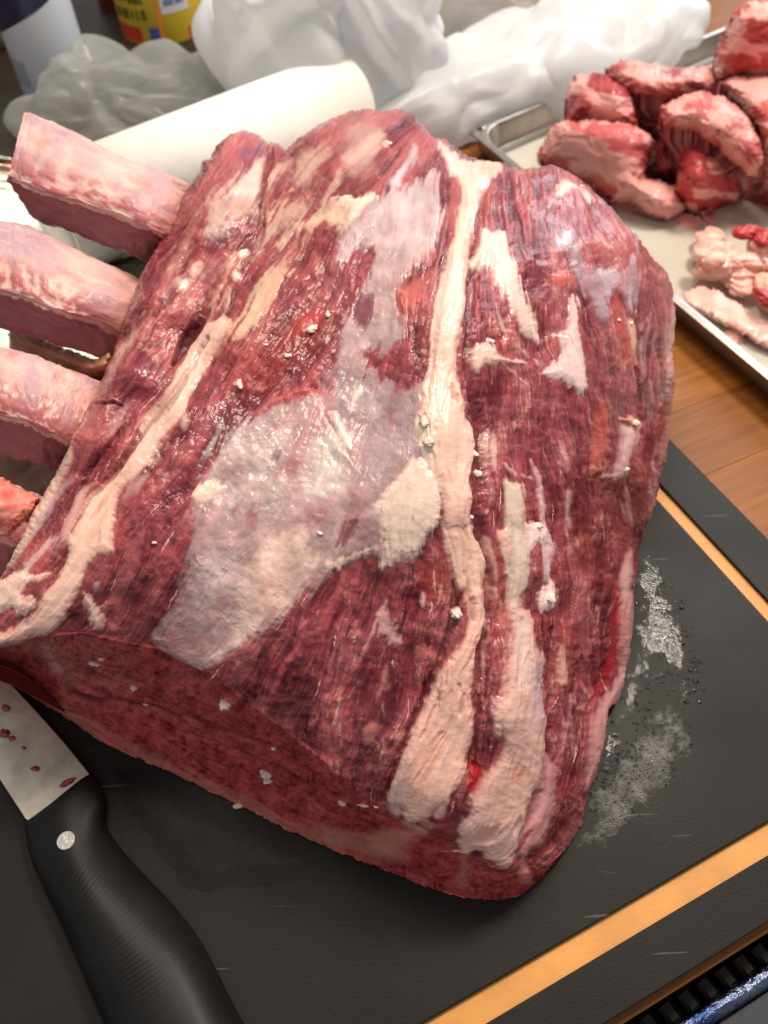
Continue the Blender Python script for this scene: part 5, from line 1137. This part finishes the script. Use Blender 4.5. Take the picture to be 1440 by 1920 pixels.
def bag(parts, mat, label, seed, amp=.03, f=9, floor=ZW+.0004):
    """each part: px, py, z, (rx, ry, rz), rotation — crumpled film lumps fused into one bag"""
    VV = []; FF = []; n = 0
    for (px, py, z, sz, rot) in parts:
        bm = bmesh.new(); bmesh.ops.create_icosphere(bm, subdivisions=6, radius=1)
        co = np.array([v.co[:] for v in bm.verts]); fc_ = np.array([[v.index for v in f_.verts] for f_ in bm.faces]); bm.free()
        nn = co.copy(); co = np.sign(co)*np.abs(co)**.85; q = co*np.array(sz); c, s_ = math.cos(rot), math.sin(rot)
        rotm = np.array([[c, -s_, 0], [s_, c, 0], [0, 0, 1]]); q = q@rotm.T+P(float(px), float(py), z); nn = nn@rotm.T
        h = crumple(q, f, seed, 9)
        q = q+nn*(h*amp)[:, None]; q[:, 2] = np.maximum(q[:, 2], floor+.002*np.abs(nn[:, 2]))
        VV.append(q); FF.append(fc_+n); n += len(q)
    o = link('plastic_bag', mesh_np('plastic_bag', np.concatenate(VV), np.concatenate(FF)), mat); return tag(o, label, 'plastic bag')
bag([(270,205,.015,(.155,.07,.034),.1),(190,185,.03,(.07,.05,.045),.5),(365,170,.02,(.09,.06,.04),-.1)], M_CLEAR, 'crumpled clear plastic bag slumped in front of the two bottles', 501, .03, 12)
bag([(600,90,.06,(.155,.07,.085),.1),(540,50,.12,(.07,.04,.09),-.1),(700,60,.10,(.085,.05,.10),.2),(760,140,.03,(.07,.06,.05),.3)], M_WHITE, 'upright white plastic shopping bag behind the paper towel roll', 511, .035, 10)
bag([(930,160,.02,(.19,.07,.050),.55),(1090,90,.03,(.17,.09,.055),.45),(800,190,.015,(.10,.05,.04),.5),(1190,70,.02,(.09,.07,.04),.4)], M_WHITE, 'large white plastic bag lying flat between the roast and the baking tray', 521, .028, 11)
bag([(920,10,.05,(.12,.07,.05),.2),(850,30,.03,(.05,.05,.05),0)], M_CLEAR, 'clear crumpled plastic wrap between the two white bags', 531, .03, 12)

# ---------------------------------------------------------------- bottles
def lathe(name, prof, c, mat, parent, n=64, seg=None):
    v, f = [], []
    for r, z in prof:
        for k in range(n): a = 2*math.pi*k/n; v.append((c[0]+r*math.cos(a), c[1]+r*math.sin(a), z))
    for i in range(len(prof)-1):
        for k in range(n): k2 = (k+1) % n; f.append((i*n+k, i*n+k2, (i+1)*n+k2, (i+1)*n+k))
    f.append(tuple(range(n))[::-1]); f.append(tuple((len(prof)-1)*n+k for k in range(n)))
    me = bpy.data.meshes.new(name); me.from_pydata(v, [], f); me.update(); me.polygons.foreach_set('use_smooth', np.array([len(p.vertices) == 4 for p in me.polygons])); return link(name, me, mat, parent)
def label_patch(name, c, r, a0, a1, z0f, z1f, mat, parent, n=40, m=14):
    """curved label on a cylinder; z limits are functions of the angle"""
    v = []; f = []
    for i in range(n+1):
        a = a0+(a1-a0)*i/n
        for j in range(m+1):
            z = z0f(a)+(z1f(a)-z0f(a))*j/m; v.append((c[0]+r*math.cos(a), c[1]+r*math.sin(a), z))
    for i in range(n):
        for j in range(m): q = i*(m+1)+j; f.append((q, q+m+1, q+m+2, q+1))
    me = bpy.data.meshes.new(name); me.from_pydata(v, [], f); me.update(); me.polygons.foreach_set('use_smooth', np.full(len(me.polygons), True)); return link(name, me, mat, parent)
def glyphs(c, r, a0, a1, z, h, mat, parent, n, seed, name='printed_letters'):
    rr_ = random.Random(seed); v = []; f = []
    def bar(A0, A1, Z0, Z1):
        b0 = len(v)
        for a, zz in ((A0, Z0), (A1, Z0), (A1, Z1), (A0, Z1)): v.append((c[0]+r*math.cos(a), c[1]+r*math.sin(a), zz))
        f.append((b0, b0+1, b0+2, b0+3))
    w = (a1-a0)/n
    for k in range(n):
        x = a0+k*w; s_ = w*.26
        bar(x, x+s_, z, z+h)
        if rr_.random() < .6: bar(x+w*.46, x+w*.46+s_, z, z+h)
        for q in (0, .42, .84):
            if rr_.random() < .55: bar(x+s_*1.02, x+w*.44, z+h*q, z+h*(q+.16))
    me = bpy.data.meshes.new(name); me.from_pydata(v, [], f); me.update(); return link(name, me, mat, parent)
ZB = -.06
wht = simple('bottle_white', srgb(205, 212, 222), .35); navy = simple('label_navy', srgb(24, 30, 66), .35); yel = simple('label_yellow', srgb(236, 205, 60), .4)
redm = simple('label_red', srgb(206, 62, 40), .4); blu = simple('label_blue', srgb(60, 90, 160), .4); blk2 = simple('ink_black', srgb(60, 50, 20), .5); lw = simple('ink_white', srgb(190, 195, 215), .5)
c = P(108, 215, ZW); c = (c[0], c[1]+.04); R0_ = .046
bt = empty('bottle', (c[0], c[1], ZW), 'white bottle with a navy blue upper label standing at the top left', 'bottle')
lathe('bottle_body', [(R0_*.9, ZW), (R0_, ZW+.006), (R0_, ZW+.20), (R0_*.9, ZW+.225), (R0_*.4, ZW+.25), (R0_*.35, ZW+.27)], c, wht, bt)
lathe('cap', [(R0_*.4, ZW+.27), (R0_*.42, ZW+.30), (R0_*.3, ZW+.305)], c, navy, bt)
label_patch('navy_label', c, R0_+.0006, math.radians(175), math.radians(365), lambda a: ZW+.088+.05*(math.degrees(a)-200)/150, lambda a: ZW+.199, navy, bt)
for q in range(4): glyphs(c, R0_+.0011, math.radians(212), math.radians(232+4*(q % 2)), ZW+.145+.013*q, .007, lw, bt, 3, q)
label_patch('grey_print', c, R0_+.0006, math.radians(210), math.radians(245), lambda a: ZW+.035, lambda a: ZW+.065, simple('print_grey', srgb(150, 160, 172), .4), bt)
c = P(300, 86, ZW); c = (c[0], c[1]+.055); R1_ = .062
bt2 = empty('canister', (c[0], c[1], ZW), 'yellow canister with red and blue marks near its base and a white side panel', 'canister')
lathe('canister_body', [(R1_*.95, ZW), (R1_, ZW+.004), (R1_, ZW+.20), (R1_*.8, ZW+.22)], c, yel, bt2)
label_patch('red_band', c, R1_+.0006, math.radians(205), math.radians(250), lambda a: ZW+.006, lambda a: ZW+.026, redm, bt2)
label_patch('red_band', c, R1_+.0006, math.radians(315), math.radians(345), lambda a: ZW+.004, lambda a: ZW+.02, redm, bt2)
label_patch('blue_mark', c, R1_+.0006, math.radians(262), math.radians(275), lambda a: ZW+.008, lambda a: ZW+.026, blu, bt2)
label_patch('orange_stripe', c, R1_+.0008, math.radians(276), math.radians(281), lambda a: ZW+.012, lambda a: ZW+.2, simple('label_orange', srgb(236, 130, 50), .4), bt2)
label_patch('white_panel', c, R1_+.0006, math.radians(283), math.radians(322), lambda a: ZW+.042, lambda a: ZW+.19, simple('label_white', srgb(205, 208, 214), .4), bt2)
glyphs(c, R1_+.001, math.radians(212), math.radians(264), ZW+.036, .012, blk2, bt2, 7, 3); glyphs(c, R1_+.001, math.radians(216), math.radians(266), ZW+.056, .014, blk2, bt2, 6, 5)
glyphs(c, R1_+.0012, math.radians(288), math.radians(316), ZW+.052, .008, blu, bt2, 7, 9)
c = P(205, 45, ZW); c = (c[0], c[1]+.06)
jr = empty('spice_jar', (c[0], c[1], ZW), 'small reddish brown spice jar between the two bottles', 'jar')
lathe('jar_body', [(.022, ZW), (.025, ZW+.004), (.025, ZW+.08), (.02, ZW+.09)], c, simple('jar_brown', srgb(120, 48, 26), .3), jr); lathe('lid', [(.024, ZW+.09), (.024, ZW+.11), (.02, ZW+.112)], c, lw, jr)
c = P(385, 20, ZW); c = (c[0], c[1]+.03)
jr = empty('yellow_jar', (c[0], c[1], ZW), 'small dark yellow jar right behind the yellow canister', 'jar')
lathe('jar_body', [(.026, ZW), (.03, ZW+.004), (.03, ZW+.07), (.024, ZW+.08)], c, simple('jar_yellow', srgb(190, 160, 30), .3), jr); lathe('lid', [(.026, ZW+.08), (.026, ZW+.10), (.02, ZW+.102)], c, blk2, jr)
c = P(-20, 95, ZW); c = (c[0], c[1]+.03)
jr = empty('tan_bowl', (c[0], c[1], ZW), 'tan ceramic bowl cut off by the left edge beside the navy bottle', 'bowl')
lathe('bowl_body', [(.035, ZW), (.05, ZW+.02), (.062, ZW+.05), (.066, ZW+.075), (.062, ZW+.076), (.05, ZW+.03)], c, simple('tan_glaze', srgb(176, 150, 120), .35), jr)
# dark cloth / tray under the bottles
tag(prism('dark_mat', [tuple(xy(q[0], q[1], ZW)) for q in [(-260,330),(-200,20),(60,-60),(470,-70),(520,60),(445,170),(250,262),(60,300)]], ZW+.0002, ZW+.003, simple('dark_mat', srgb(44, 34, 24), .45, noise=.5, nscale=12)), 'dark brown mat under the bottles at the top left', 'mat')
wr = empty('wire_rack', tuple(P(10, 320, .01)), 'stack of grey wire rods at the left edge behind the uppermost rib', 'rack')
for k in range(5):
    a = P(-60, 285+k*16, .012); b_ = P(22, 300+k*14, .012); cyl_between('wire', tuple(a), tuple(b_), .0022, alu, wr, 10)
